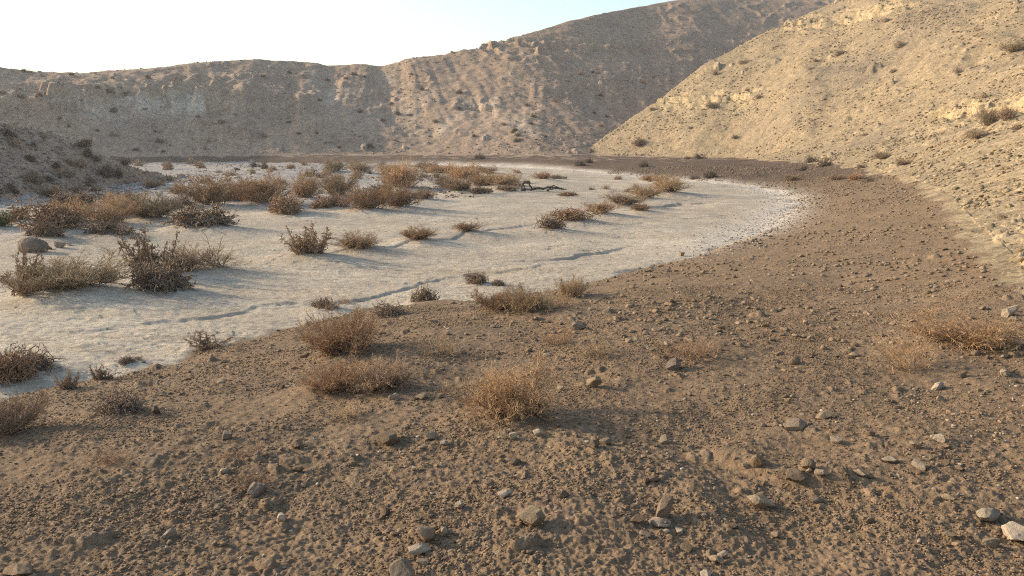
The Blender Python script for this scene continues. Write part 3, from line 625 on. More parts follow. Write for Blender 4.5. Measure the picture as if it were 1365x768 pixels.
# ------------------------------------------------------------------ terrain meshes, split by what they are
def grid_object(name, fmask, label, cat):
    i, k = np.where(fmask)
    q = np.stack([i * ND + k, i * ND + k + 1, (i + 1) * ND + k + 1, (i + 1) * ND + k], 1)
    vid, inv = np.unique(q, return_inverse=True); inv = inv.reshape(q.shape)
    me = bpy.data.meshes.new(name)
    me.vertices.add(len(vid)); me.loops.add(inv.size); me.polygons.add(len(inv))
    co = np.stack([X.ravel()[vid], Y.ravel()[vid], Z.ravel()[vid]], 1).astype(np.float32)
    me.vertices.foreach_set('co', co.ravel()); me.loops.foreach_set('vertex_index', inv[:, ::-1].ravel().astype(np.int32) if FLIP else inv.ravel().astype(np.int32))
    me.polygons.foreach_set('loop_start', (np.arange(len(inv)) * 4).astype(np.int32))
    me.polygons.foreach_set('use_smooth', np.ones(len(inv), bool))
    me.update(calc_edges=True)
    for an, arr in ATTR.items():
        at = me.attributes.new(an, 'FLOAT', 'POINT'); at.data.foreach_set('value', arr.ravel()[vid].astype(np.float32))
    me.materials.append(gm)
    o = bpy.data.objects.new(name, me); COL.objects.link(o)
    o['kind'] = 'structure'; o['label'] = label; o['category'] = cat
    return o
FLIP = True
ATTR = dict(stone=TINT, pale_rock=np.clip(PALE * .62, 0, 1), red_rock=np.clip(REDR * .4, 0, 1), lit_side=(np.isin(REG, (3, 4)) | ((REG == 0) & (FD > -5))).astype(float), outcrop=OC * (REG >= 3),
            silt=brown, wash=wash, fringe=FRINGE, flood=FLOOD, drab=DRAB, far_silt=FAR_SILT)
fr = REG[:-1, :-1]; fs = SDW[:-1, :-1]
m0 = fr == 0
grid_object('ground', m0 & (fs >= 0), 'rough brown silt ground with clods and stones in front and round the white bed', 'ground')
grid_object('riverbed', m0 & (fs < 0), 'dry white salt crusted river bed curving through the valley', 'river bed')
grid_object('hill', fr == 1, 'small grey stony hill shaded at the left edge', 'hill')
grid_object('hill', fr == 2, 'far brownish ridge with cliffs and gullies under the sky', 'hill')
grid_object('hill', fr >= 3, 'sunlit pale yellow gravel hill on the right', 'hill')

# ------------------------------------------------------------------ mesh helpers for stones and twigs
def mesh_from(name, V, Fc, mats=(), smooth=False):
    """V (n,3); Fc (m,k) all faces with k corners"""
    me = bpy.data.meshes.new(name); V = np.asarray(V, np.float32); Fc = np.asarray(Fc, np.int32); k = Fc.shape[1]
    me.vertices.add(len(V)); me.loops.add(Fc.size); me.polygons.add(len(Fc))
    me.vertices.foreach_set('co', V.ravel()); me.loops.foreach_set('vertex_index', Fc.ravel())
    me.polygons.foreach_set('loop_start', (np.arange(len(Fc)) * k).astype(np.int32))
    if smooth: me.polygons.foreach_set('use_smooth', np.ones(len(Fc), bool))
    me.update(calc_edges=True)
    for m in mats: me.materials.append(m)
    return me
def ico(sub):
    t = (1 + 5 ** .5) / 2
    V = [(-1, t, 0), (1, t, 0), (-1, -t, 0), (1, -t, 0), (0, -1, t), (0, 1, t), (0, -1, -t), (0, 1, -t), (t, 0, -1), (t, 0, 1), (-t, 0, -1), (-t, 0, 1)]
    V = [np.array(v) / np.linalg.norm(v) for v in V]
    Fc = [(0, 11, 5), (0, 5, 1), (0, 1, 7), (0, 7, 10), (0, 10, 11), (1, 5, 9), (5, 11, 4), (11, 10, 2), (10, 7, 6), (7, 1, 8), (3, 9, 4), (3, 4, 2), (3, 2, 6), (3, 6, 8), (3, 8, 9), (4, 9, 5), (2, 4, 11), (6, 2, 10), (8, 6, 7), (9, 8, 1)]
    for _ in range(sub):
        c = {}; nf = []
        def mid(a, b_):
            key = (min(a, b_), max(a, b_))
            if key not in c:
                v = V[a] + V[b_]; V.append(v / np.linalg.norm(v)); c[key] = len(V) - 1
            return c[key]
        for a, b_, d_ in Fc:
            x, y, z = mid(a, b_), mid(b_, d_), mid(d_, a)
            nf += [(a, x, z), (b_, y, x), (d_, z, y), (x, y, z)]
        Fc = nf
    return np.array(V), np.array(Fc)
def rock_verts(V, seed, planes=9, rough=.05, squash=(1, .8, .62)):
    r = np.random.default_rng(seed); P_ = V.copy()
    for _ in range(planes):
        n = r.normal(size=3); n /= np.linalg.norm(n); off = r.uniform(.36, .74)
        dd = P_ @ n - off
        P_ = P_ - np.clip(dd, 0, None)[:, None] * n * .96
    if rough:
        q = P_ * 2.3 + seed * 3.1
        nz = pn(q[:, 0] + q[:, 2] * .7, q[:, 1] - q[:, 2] * .6, seed) + .5 * pn(q[:, 0] * 2.3 + q[:, 2], q[:, 1] * 2.3, seed + 3) + .3 * pn(q[:, 0] * 5 - q[:, 2] * 3, q[:, 1] * 5 + q[:, 2] * 3, seed + 4)
        P_ = P_ * (1 + rough * nz[:, None])
    return P_ * np.array(squash)

def rock_material(name, c1, c2, c3, scattered=False):
    m, nt_, P_ = new_mat(name); q = NB(nt_)
    oi = nt_.nodes.new('ShaderNodeObjectInfo')
    n1 = q.noise(2.0, 6, .7); n2 = q.noise(14, 5, .7)
    c = q.ramp(n1, [(.3, c1), (.55, c2), (.75, c3)])
    c = q.mix(q.ramp(n2, [(.45, 0.), (.7, .5)]), c, tuple(.62 * k for k in c1))
    hs = nt_.nodes.new('ShaderNodeHueSaturation'); q.link(c, hs.inputs['Color'])
    q.link(q.math('ADD', q.math('MULTIPLY', q.attr('tone') if scattered else oi.outputs['Random'], .6 if scattered else .5), .68 if scattered else .72), hs.inputs['Value'])
    q.link(hs.outputs[0], P_.inputs['Base Color'])
    q.link(q.bump(q.noise(11, 7, .75), .5, .03), P_.inputs['Normal'])
    return m
M_STONE = rock_material('dusty_limestone', (.27, .192, .117), (.33, .242, .152), (.38, .29, .19))
M_PALE = rock_material('pale_limestone', (.37, .28, .185), (.44, .345, .24), (.50, .40, .285))
M_GREY = rock_material('grey_boulder', (.20, .15, .105), (.255, .195, .14), (.30, .235, .17))
M_SOIL = rock_material('soil_clod', (.18, .125, .076), (.22, .153, .095), (.25, .178, .112))
M_YEL = rock_material('yellow_gravel', (.27, .2, .12), (.33, .25, .155), (.39, .305, .2))

SCAT = {M_STONE.name: rock_material('pebble_tan', (.215, .15, .09), (.265, .19, .118), (.32, .24, .155), True), M_PALE.name: rock_material('pebble_pale', (.33, .26, .175), (.40, .325, .23), (.46, .38, .28), True),
        M_GREY.name: rock_material('pebble_grey', (.24, .195, .15), (.30, .245, .19), (.37, .31, .245), True), M_SOIL.name: rock_material('crumb_soil', (.205, .136, .079), (.24, .16, .093), (.272, .187, .112), True),
        M_YEL.name: rock_material('pebble_yellow', (.26, .192, .11), (.33, .247, .145), (.40, .312, .195), True), 'far': rock_material('far_rubble', (.28, .21, .155), (.34, .26, .19), (.42, .33, .245), True)}
ICO4 = ico(4); ICO0 = ico(0); ICO1 = ico(1)
ROCKS = []
for s in range(9):
    sq = [(1, .8, .6), (1, .72, .72), (1, .9, .5), (1, .65, .55), (1, .85, .8)][s % 5]
    me = mesh_from('rock', rock_verts(ICO4[0], 200 + s, planes=11 + s % 5, rough=.09, squash=sq), ICO4[1], [M_STONE])
    ROCKS.append(me)
def obj_mat(o, m):
    o.material_slots[0].link = 'OBJECT'; o.material_slots[0].material = m
def add_rock(name, x, y, width, hscale, me, m, label, group=None, cat='stone', rot=None, sink=.28, tilt=.15):
    o = bpy.data.objects.new(name, me); COL.objects.link(o)
    s = width / 2
    o.scale = (s, s, s * hscale)
    o.rotation_euler = (random.uniform(-tilt, tilt), random.uniform(-tilt, tilt), random.uniform(0, 6.28) if rot is None else rot)
    o.location = (x, y, zat(x, y, Z) + s * hscale * .55 * (1 - 2 * sink))
    obj_mat(o, m); o['label'] = label; o['category'] = cat
    if group: o['group'] = group
    return o

ROCKS.append(mesh_from('rock', rock_verts(ICO4[0], 260, planes=3, rough=.07, squash=(1, .9, .75)), ICO4[1], [M_STONE], True))
# u, v (centre), width px, height scale, rock variant, material, label
ROCK_LIST = [
 (708, 690, 48, 1.15, 0, M_STONE, 'biggest angular stone alone in the middle foreground'),
 (684, 582, 16, 1.5, 1, M_PALE, 'pale blocky stone at the foot of the golden shrub, left of two'),
 (716, 577, 18, 1.2, 3, M_PALE, 'pale leaning stone at the foot of the golden shrub, right of two'),
 (568, 712, 40, 1.0, 4, M_STONE, 'broad stone on top of the small pile left of the biggest stone'),
 (560, 731, 32, .9, 2, M_PALE, 'pale stone at the front of the small pile left of the biggest stone'),
 (592, 708, 20, 1.0, 6, M_STONE, 'smaller stone right of the small pile'),
 (540, 764, 48, .9, 5, M_STONE, 'yellowish slab at the bottom edge below the small pile'),
 (612, 673, 20, 1.0, 1, M_PALE, 'pale round stone above the small pile'),
 (672, 657, 26, .8, 3, M_PALE, 'flat whitish stone above the biggest stone'),
 (375, 692, 22, 1.25, 4, M_PALE, 'pale upright stone on bare lower left dirt'),
 (302, 582, 22, 1.3, 1, M_GREY, 'round dark grey stone on the left dirt'),
 (298, 627, 16, 1.0, 0, M_PALE, 'small pale stone beside the thin straw patch'),
 (343, 652, 32, 1.0, 2, M_GREY, 'flat grey stone beside the orange tuft'),
 (208, 548, 20, 1.2, 3, M_SOIL, 'brown clod beside the dark dead clump on the left'),
 (752, 660, 20, 1.2, 6, M_SOIL, 'upright brown clod right of the flat whitish stone'),
 (885, 680, 36, 1.2, 4, M_SOIL, 'large brown clod at the back of the pile right of centre'),
 (878, 696, 30, .9, 2, M_GREY, 'grey flat stone in the pile right of centre'),
 (850, 692, 24, 1.0, 7, M_SOIL, 'brown clod at the left of the pile right of centre'),
 (906, 707, 20, .9, 1, M_PALE, 'pale small stone at the front of the pile right of centre'),
 (888, 708, 14, .9, 3, M_PALE, 'tiny pale stone at the front left of the pile right of centre'),
 (1014, 668, 34, 1.1, 5, M_STONE, 'angular tan stone left of the bare hollow on lower right dirt'),
 (1316, 684, 46, .8, 3, M_PALE, 'long pale stone slab near the lower right corner'),
 (1356, 708, 44, .9, 0, M_PALE, 'pale stone slab cut by the right picture edge'),
 (1226, 622, 20, 1.1, 4, M_PALE, 'pale stone with a dark shadow on the lower right dirt'),
 (1252, 583, 20, .9, 6, M_PALE, 'pale round stone above the one with a dark shadow'),
 (1218, 592, 16, 1.1, 8, M_STONE, 'tan stone left of the pale round stone on right dirt'),
 (1115, 586, 22, .9, 1, M_PALE, 'pale stone on the right dirt left of centre of the right quarter'),
 (1100, 553, 24, 1.0, 2, M_STONE, 'tan flat stone on the right dirt above the pale one'),
 (1062, 567, 34, .8, 5, M_STONE, 'wide half buried tan stone on the right dirt'),
 (1096, 630, 18, 1.1, 7, M_STONE, 'small tan stone at the end of a ridge on lower right dirt'),
 (1148, 630, 22, .8, 3, M_STONE, 'flat tan stone right of the ridge on lower right dirt'),
 (1060, 632, 34, 1.0, 0, M_SOIL, 'brown clod on the dirt ridge on the lower right'),
 (1008, 616, 30, 1.1, 4, M_SOIL, 'brown clod left of the dirt ridge on the lower right'),
 (1250, 515, 20, 1.0, 6, M_PALE, 'pale stone below the wide straw shrub on the right'),
 (1340, 498, 22, 1.0, 1, M_PALE, 'pale stone right of the wide straw shrub near the edge'),
 (1346, 417, 20, 1.2, 4, M_PALE, 'pale blocky stone under the hill foot at the right edge'),
 (1360, 458, 22, 1.2, 7, M_PALE, 'pale stone cut by the right edge beside the straw shrub'),
 (940, 764, 20, 1.0, 2, M_PALE, 'pale stone at the bottom edge right of centre'),
 (900, 487, 26, 1.1, 5, M_GREY, 'grey stone beside the thin reddish grass patch'),
 (770, 434, 26, 1.0, 0, M_GREY, 'grey stone behind the sparse reddish tuft'),
 (908, 339, 12, 1.15, 1, M_STONE, 'single upright stone standing on white crust by the dirt edge'),
 (45, 329, 33, .9, 9, M_GREY, 'round grey boulder at the left thicket'),
 (80, 327, 18, 1.1, 1, M_PALE, 'pale grey rock right of the round boulder'),
 (92, 325, 10, 1.0, 7, M_PALE, 'small pale rock second right of the round boulder'),
 (65, 330, 12, .9, 3, M_PALE, 'little pale rock between the boulder and pale rock'),
 (836, 253, 15, .8, 2, M_GREY, 'dark flat rock alone on white crust behind the diagonal row'),
 (574, 582, 24, 1.0, 6, M_STONE, 'tan stone left of the golden shrub'),
 (592, 590, 18, .9, 3, M_GREY, 'grey flat stone left of the golden shrub, in front of the tan one'),
 (515, 583, 44, .9, 0, M_SOIL, 'long brown clod left of the golden shrub'),
 (748, 518, 16, 1.2, 1, M_PALE, 'small pale stone right of the golden shrub top'),
 (790, 511, 28, 1.1, 4, M_STONE, 'tan block behind and right of the golden shrub'),
 (792, 592, 22, 1.2, 7, M_SOIL, 'brown clod on the mound right of the golden shrub'),
 (887, 588, 18, 1.3, 5, M_STONE, 'upright tan stone right of the mound in the foreground'),
 (872, 638, 18, 1.1, 2, M_SOIL, 'small brown clod above the pile right of centre'),
 (527, 528, 18, 1.0, 6, M_PALE, 'pale stone at the right foot of the rusty shrub pair'),
 (562, 528, 22, .9, 0, M_STONE, 'tan stone right of the rusty shrub pair'),
 (396, 590, 30, .9, 3, M_SOIL, 'brown lump on dirt left of the faded tuft'),
 (30, 757, 40, .8, 2, M_SOIL, 'grey brown lump at the bottom left corner'),
]
for (u, v, w, hs, k, m, lab) in ROCK_LIST:
    x, y, z, dd = pick(u, v + w * .18, Z); wid = w * math.hypot(dd, CAMZ - z) / F
    add_rock('stone' if m is not M_SOIL else 'soil_clod', x, y, wid * 1.08, hs, ROCKS[k], m, lab, cat='stone' if m is not M_SOIL else 'clod', sink=.18)

# loose stones of the brown flat
cnt = 0; tries = 0
while cnt < 190 and tries < 6000:
    tries += 1
    u = random.uniform(0, 1365); v = 235 + 533 * random.random() ** .9
    if random.random() > (.12 + .88 * min(1, max(0, (u - 250) / 750))): continue
    x, y, z, dd = pick(u, v, Z)
    s = signed(np.array([x]), np.array([y]))[0]
    if s < .15 or z > .35 or dd > 60: continue
    w = (.025 + .06 * random.random() ** 2.6) * (1 + dd * .035)
    m = random.choices([M_STONE, M_PALE, M_SOIL], [5, 1, 5])[0]
    add_rock('stone', x, y, w, random.uniform(.8, 1.3), random.choice(ROCKS), m, 'small loose stone, one of the many strewn over the brown dirt', 'loose stones strewn over the brown dirt', sink=.2)
    cnt += 1

def scatter(name, pts, sizes, m, label, cat, seed, IC=None):
    """thousands of little stones nobody could count: one object"""
    r = np.random.default_rng(seed); N = len(pts); IC = IC or ICO1; nv = len(IC[0]); m = SCAT[m if isinstance(m, str) else m.name]
    base = [rock_verts(IC[0], seed + k, planes=7, rough=.12, squash=(1, .8, .5)) for k in range(8)]
    pick_ = r.integers(0, 8, N); B = np.stack(base)[pick_]
    th = r.random(N) * 6.28; c, s = np.cos(th), np.sin(th)
    x = B[:, :, 0] * c[:, None] - B[:, :, 1] * s[:, None]; y = B[:, :, 0] * s[:, None] + B[:, :, 1] * c[:, None]
    V = np.stack([x, y, B[:, :, 2] * r.uniform(.7, 1.2, N)[:, None]], 2) * sizes[:, None, None] * .5 + pts[:, None, :]
    Fc = IC[1][None] + (np.arange(N) * nv)[:, None, None]
    me = mesh_from(name, V.reshape(-1, 3), Fc.reshape(-1, 3), [m])
    me.attributes.new('tone', 'FLOAT', 'POINT').data.foreach_set('value', np.repeat(r.random(N), nv).astype(np.float32))
    o = bpy.data.objects.new(name, me); COL.objects.link(o); o['kind'] = 'stuff'; o['label'] = label; o['category'] = cat
def grid_sample(mask_w, n, seed):
    """points of the terrain drawn with the weight of a cell of the grid"""
    r = np.random.default_rng(seed); w = mask_w.ravel().astype(np.float64); w /= w.sum()
    c = np.searchsorted(np.cumsum(w), r.random(n)); i, k = np.unravel_index(np.clip(c, 0, w.size - 1), R.shape)
    i = np.clip(i, 1, NA - 2)
    return np.stack([X[i, k], Y[i, k], Z[i, k]], 1), R[i, k], r
inview = (np.abs(A) < 35 * D2R)
area = np.zeros_like(R); area[:, :-1] = R[:, :-1] * (DS[1:] - DS[:-1])[None] * .001
wt = area * inview * isf * (SDW > .1) * (R > 2.4) * (R < 55) * brown / R ** 1.55 * np.clip(.35 + 1.5 * pn(X / 2.1, Y / 2.1, 170) + .03 * (X + 2), .08, 2)
pts, rr, r = grid_sample(wt, 9000, 1); sz = (.008 + .034 * r.random(len(rr)) ** 3) * (1 + rr * .05); pts[:, 2] += sz * .08
h3 = len(pts) // 3
scatter('pebbles', pts[:h3], sz[:h3], M_STONE, 'fine tan pebbles strewn all over the brown dirt', 'pebbles', 301)
scatter('pebbles', pts[h3:2 * h3 + 900], sz[h3:2 * h3 + 900], M_SOIL, 'crumbs of dried brown soil all over the dirt', 'soil crumbs', 302)
scatter('pebbles', pts[2 * h3 + 900:], sz[2 * h3 + 900:] * .7, M_PALE, 'pale pebbles mixed into the brown dirt', 'pebbles', 303)
wt = area * inview * isf * (SDW > .05) * (R > 2.4) * (R < 11) * brown / R ** 1.2 * np.clip(.6 + 1.2 * pn(X / .7, Y / .7, 174), .08, 2)
pts, rr, r = grid_sample(wt, 110000, 9); sz = (.006 + .015 * r.random(len(rr)) ** 2.5) * (1 + rr * .05); pts[:, 2] += sz * .1; pts[:, :2] += r.normal(size=(len(rr), 2)) * .006
scatter('pebbles', pts, sz, M_SOIL, 'countless small crumbs of dry silt crusting the near ground', 'soil crumbs', 309, ICO0)
wt = area * inview * (REG == 2) * (ZM > .2) * (R < 150) / R * np.clip(.5 + 1.4 * pn(X / 9, Y / 9, 175), .05, 2)
pts, rr, r = grid_sample(wt, 6500, 10); sz = .12 + .42 * r.random(len(rr)) ** 4; pts[:, 2] += sz * .1
scatter('gravel', pts, sz, 'far', 'rubble strewn over the slopes of the far ridge', 'scree', 310, ICO0)
wt = area * inview * isf * (SDW > .1) * (R > 7) * (R < 60) * brown / R ** .7 * np.clip(.5 + 1.3 * pn(X / 3, Y / 3, 176), .08, 2) * np.clip((X + 3) / 6, .15, 1)
pts, rr, r = grid_sample(wt, 11000, 12); sz = (.014 + .075 * r.random(len(rr)) ** 4.5) * (1 + rr * .018); pts[:, 2] += sz * .12
scatter('pebbles', pts, sz, M_STONE, 'brown clods and pebbles strewn over the farther part of the dirt', 'soil clods', 311)
wt = area * inview * FRINGE * (R < 70) / R ** 1.2
pts, rr, r = grid_sample(wt, 4200, 2); sz = .02 + .06 * r.random(len(rr)) ** 2.5; pts[:, 2] += sz * .1
scatter('gravel', pts, sz, M_PALE, 'whitish gravel fringe along the curved rim of the white bed', 'gravel', 304)
wt = area * inview * isf * (np.abs(SDW) < .8) * (R < 30) * (SDW > -.25) / R ** 1.0
pts, rr, r = grid_sample(wt, 500, 6); sz = .015 + .045 * r.random(len(rr)) ** 2.5; pts[:, 2] += sz * .1
scatter('gravel', pts, sz, M_STONE, 'crumbled brown bits along the line between dirt and white crust', 'gravel', 307)
wt = area * inview * (REG >= 3) * (ZM > -.02) * (R < 130) / R ** 1.0 * np.clip(.5 + 1.3 * pn(X / 5, Y / 5, 171), .05, 2)
pts, rr, r = grid_sample(wt, 22000, 3); sz = (.035 + .15 * r.random(len(rr)) ** 3.5) * (1 + rr * .012); pts[:, 2] += sz * .1
scatter('gravel', pts, sz, M_YEL, 'yellowish scree stones covering the sunlit hill', 'scree', 305)
wt = area * inview * (REG == 1) * (R < 90) / R ** 1.2
pts, rr, r = grid_sample(wt, 4500, 4); sz = .06 + .22 * r.random(len(rr)) ** 3; pts[:, 2] += sz * .1
scatter('gravel', pts, sz, M_GREY, 'grey stones covering the small left hill', 'scree', 306)
wt = area * inview * (isf & (SDW < 0) & (R > 27) & (A < -2 * D2R) & (R > 33 - 8 * (A < -18 * D2R))) * (R < 95) * np.clip(.2 + 1.6 * pn(X / 8, Y / 8, 172), 0, 2) / R
pts, rr, r = grid_sample(wt, 5000, 7); sz = .05 + .18 * r.random(len(rr)) ** 2.5; pts[:, 2] += sz * .1
scatter('gravel', pts, sz, 'far', 'pale flood gravel lying behind the left thicket', 'gravel', 308)

# ------------------------------------------------------------------ shrubs
def tubes(paths, radii, sides=3):
    """paths (N,K,3), radii (N,K) -> verts, quads"""
    N, K, _ = paths.shape
    T = np.gradient(paths, axis=1); T /= np.linalg.norm(T, axis=2, keepdims=True) + 1e-9
    ref = np.where(np.abs(T[..., 2:3]) > .8, np.array([1., 0, 0]), np.array([0, 0, 1.]))
    U = np.cross(T, ref); U /= np.linalg.norm(U, axis=2, keepdims=True) + 1e-9
    W = np.cross(T, U)
    a = np.arange(sides) * 2 * np.pi / sides
    V = paths[:, :, None, :] + radii[:, :, None, None] * (np.cos(a)[None, None, :, None] * U[:, :, None, :] + np.sin(a)[None, None, :, None] * W[:, :, None, :])
    n, k, s = np.meshgrid(np.arange(N), np.arange(K - 1), np.arange(sides), indexing='ij')
    i0 = (n * K + k) * sides + s; i1 = (n * K + k) * sides + (s + 1) % sides
    Fc = np.stack([i0, i1, i1 + sides, i0 + sides], 3).reshape(-1, 4)
    return V.reshape(-1, 3), Fc
def bend(start, direc, length, K, r, curl, up):
    """curved paths, N of them"""
    N = len(start); out = np.zeros((N, K, 3)); out[:, 0] = start; d_ = direc / np.linalg.norm(direc, axis=1, keepdims=True)
    for k in range(1, K):
        d_ = d_ + r.normal(size=(N, 3)) * curl; d_[:, 2] += up
        d_ /= np.linalg.norm(d_, axis=1, keepdims=True)
        out[:, k] = out[:, k - 1] + d_ * (length / (K - 1))[:, None]
    return out
def along(paths, n, r, lo=.3):
    N, K, _ = paths.shape; i = r.integers(0, N, n); t = (lo + (1 - lo) * r.random(n)) * (K - 1)
    k = np.minimum(t.astype(int), K - 2); f = (t - k)[:, None]
    p = paths[i, k] * (1 - f) + paths[i, k + 1] * f; d_ = paths[i, k + 1] - paths[i, k]
    return p, d_ / (np.linalg.norm(d_, axis=1, keepdims=True) + 1e-9)
def fit(*Vs):
    """scale to width 1 and height 1 with the base at 0"""
    V = np.concatenate(Vs); q = np.quantile(V, [.02, .98], axis=0)
    w = max(q[1, 0] - q[0, 0], q[1, 1] - q[0, 1]); top = np.quantile(V[:, 2], .994)
    c = (q[0, :2] + q[1, :2]) / 2
    return [(np.column_stack([(v[:, 0] - c[0]) / w, (v[:, 1] - c[1]) / w, np.maximum(v[:, 2], -.05 * top) / top])) for v in Vs]

def shrub_shape(kind, seed, dense=1.):
    r = np.random.default_rng(seed)
    if kind in 'ASW':
        ns = int({'A': 95, 'S': 34, 'W': 34}[kind] * dense); H = {'A': .62, 'S': .6, 'W': .8}[kind]
        th = r.random(ns) * 6.28; ph = np.arccos(1 - r.random(ns) * .86)
        lob = 1 + .28 * np.sin(2 * th + r.random() * 6) + .2 * np.sin(3 * th + r.random() * 6) + .25 * r.normal(size=ns)
        L = np.clip(lob, .45, 1.5) * .5 * np.sqrt(np.sin(ph) ** 2 + (H * 1.6 * np.cos(ph)) ** 2)
        d_ = np.stack([np.sin(ph) * np.cos(th), np.sin(ph) * np.sin(th), np.cos(ph) * H * 1.5 + .12], 1)
        st = np.column_stack([r.normal(size=(ns, 2)) * (.11 if kind != 'S' else .17), np.zeros(ns) - .02])
        stems = bend(st, d_, L, 6, r, .085, .05)
        rs = np.linspace(.0065, .0025, 6)[None] * r.uniform(.7, 1.3, (ns, 1))
        n1 = int({'A': 900, 'S': 260, 'W': 300}[kind] * dense)
        p, dd = along(stems, n1, r, .25)
        tw = bend(p, dd + r.normal(size=(n1, 3)) * .6 + np.array([0, 0, .12]), r.uniform(.10, .24, n1), 4, r, .13, .06)
        n2 = int({'A': 6500, 'S': 800, 'W': 800}[kind] * dense)
        p, dd = along(tw, n2, r, .2)
        tw2 = bend(p, dd + r.normal(size=(n2, 3)) * .6, r.uniform(.035, .11, n2), 3, r, .15, .03)
        parts = [tubes(stems, rs), tubes(tw, np.linspace(.0031, .0018, 4)[None] * r.uniform(.7, 1.3, (n1, 1))), tubes(tw2, np.linspace(.0023, .0013, 3)[None] * r.uniform(.7, 1.4, (n2, 1)))]
        if kind == 'A':                                     # withered seed heads and leaf scraps
            n3 = int(500 * dense); p, dd = along(tw2, n3, r, .2)
            bits = bend(p, r.normal(size=(n3, 3)), r.uniform(.008, .022, n3), 2, r, 0, 0)
            parts.append(tubes(bits, np.tile([.003, .002], (n3, 1))))
    elif kind == 'B':
        nlump = 7; lc = np.column_stack([r.normal(size=(nlump, 2)) * .2, r.random(nlump) * .12]); lr = r.uniform(.16, .30, nlump)
        ns = int(420 * dense); li = r.integers(0, nlump, ns); off = r.normal(size=(ns, 3)); off /= np.linalg.norm(off, axis=1, keepdims=True)
        st = lc[li] + off * (lr[li] * r.random(ns) ** .4)[:, None] * np.array([1, 1, .6])
        st[:, 2] = np.abs(st[:, 2])
        tang = np.cross(off, r.normal(size=(ns, 3)))
        stems = bend(st, tang + off * .35, r.uniform(.10, .30, ns), 6, r, .36, -.06)
        rs = np.linspace(.008, .004, 6)[None] * r.uniform(.5, 1.5, (ns, 1))
        n2 = int(2400 * dense); p, dd = along(stems, n2, r, .1)
        tw = bend(p, dd + r.normal(size=(n2, 3)) * .9, r.uniform(.02, .075, n2), 3, r, .3, 0)
        parts = [tubes(stems, rs), tubes(tw, np.linspace(.0055, .0028, 3)[None] * r.uniform(.6, 1.5, (n2, 1)))]
    else:
        ns = int(26 * dense); th = r.random(ns) * 6.28; ph = np.abs(r.normal(size=ns)) * .62
        d_ = np.stack([np.sin(ph) * np.cos(th), np.sin(ph) * np.sin(th), np.cos(ph)], 1)
        st = np.column_stack([r.normal(size=(ns, 2)) * .15, np.zeros(ns) - .03])
        stems = bend(st, d_, r.uniform(.3, .85, ns) ** 1.1, 7, r, .16, .03)
        rs = np.linspace(.013, .005, 7)[None] * r.uniform(.7, 1.3, (ns, 1))
        n1 = int(520 * dense); p, dd = along(stems, n1, r, .1)
        tw = bend(p, dd * .6 + r.normal(size=(n1, 3)) * .7, r.uniform(.05, .15, n1), 4, r, .28, .03)
        n2 = int(5200 * dense); p2, dd2 = along(np.concatenate([tw]), n2, r, .1)
        tw2 = bend(p2, dd2 * .6 + r.normal(size=(n2, 3)), r.uniform(.018, .055, n2), 2, r, 0, 0)
        n3 = 1000; p3, dd3 = along(stems, n3, r, .25)
        kn = bend(p3, r.normal(size=(n3, 3)) + dd3, r.uniform(.015, .045, n3), 2, r, 0, 0)
        parts = [tubes(stems, rs), tubes(tw, np.linspace(.006, .003, 4)[None] * np.ones((n1, 1))), tubes(tw2, np.tile([.0055, .003], (n2, 1))), tubes(kn, np.tile([.008, .004], (n3, 1)))]
    Vs = fit(*[p_[0] for p_ in parts])
    tv, tf, o_ = [], [], 0
    for v_, (_, f_) in zip(Vs[1:], parts[1:]):
        tv.append(v_); tf.append(f_ + o_); o_ += len(v_)
    return (Vs[0], parts[0][1]), (np.concatenate(tv), np.concatenate(tf))

def twig_material(name, c1, c2):
    m, nt_, P_ = new_mat(name); q = NB(nt_)
    oi = nt_.nodes.new('ShaderNodeObjectInfo')
    c = q.ramp(q.noise(5, 4, .6), [(.3, c1), (.7, c2)])
    hs = nt_.nodes.new('ShaderNodeHueSaturation'); q.link(c, hs.inputs['Color'])
    q.link(q.math('ADD', q.math('MULTIPLY', oi.outputs['Random'], .4), .8), hs.inputs['Value'])
    q.link(hs.outputs[0], P_.inputs['Base Color'])
    return m
TW = {'g': twig_material('golden_dry_twigs', (.42, .265, .14), (.51, .335, .185)), 'r': twig_material('rusty_dry_twigs', (.36, .225, .125), (.45, .29, .165)),
      'd': twig_material('dark_dry_twigs', (.29, .20, .125), (.39, .275, .175)), 'o': twig_material('olive_dry_twigs', (.32, .24, .145), (.41, .31, .19)),
      't': twig_material('straw_twigs', (.45, .31, .175), (.54, .385, .225)), 'k': twig_material('blackish_dry_twigs', (.13, .095, .065), (.19, .14, .095)), 'v': twig_material('green_twigs', (.11, .14, .05), (.17, .19, .07))}
ST = {k: twig_material(n, a_, b_) for k, n, a_, b_ in (('g', 'brown_stems', (.26, .175, .105), (.36, .25, .155)), ('r', 'brown_stems_rusty', (.22, .14, .09), (.3, .2, .125)), ('d', 'dark_stems', (.17, .125, .09), (.25, .185, .13)),
      ('o', 'olive_stems', (.12, .095, .06), (.18, .14, .09)), ('t', 'pale_stems', (.20, .15, .095), (.30, .23, .15)), ('v', 'green_stems', (.10, .10, .05), (.15, .14, .07)))}
VAR = {}
for kd, nv in (('A', 4), ('S', 3), ('B', 4), ('C', 3), ('W', 1)):
    for k in range(nv):
        (sv, sf), (tv, tf) = shrub_shape(kd, 500 + k * 13 + ord(kd))
        VAR[kd, k] = (mesh_from('stems', sv, sf, [ST['d']]), mesh_from('twigs', tv, tf, [TW['d']]))
NV = {'A': 4, 'S': 3, 'B': 4, 'C': 3, 'W': 1}
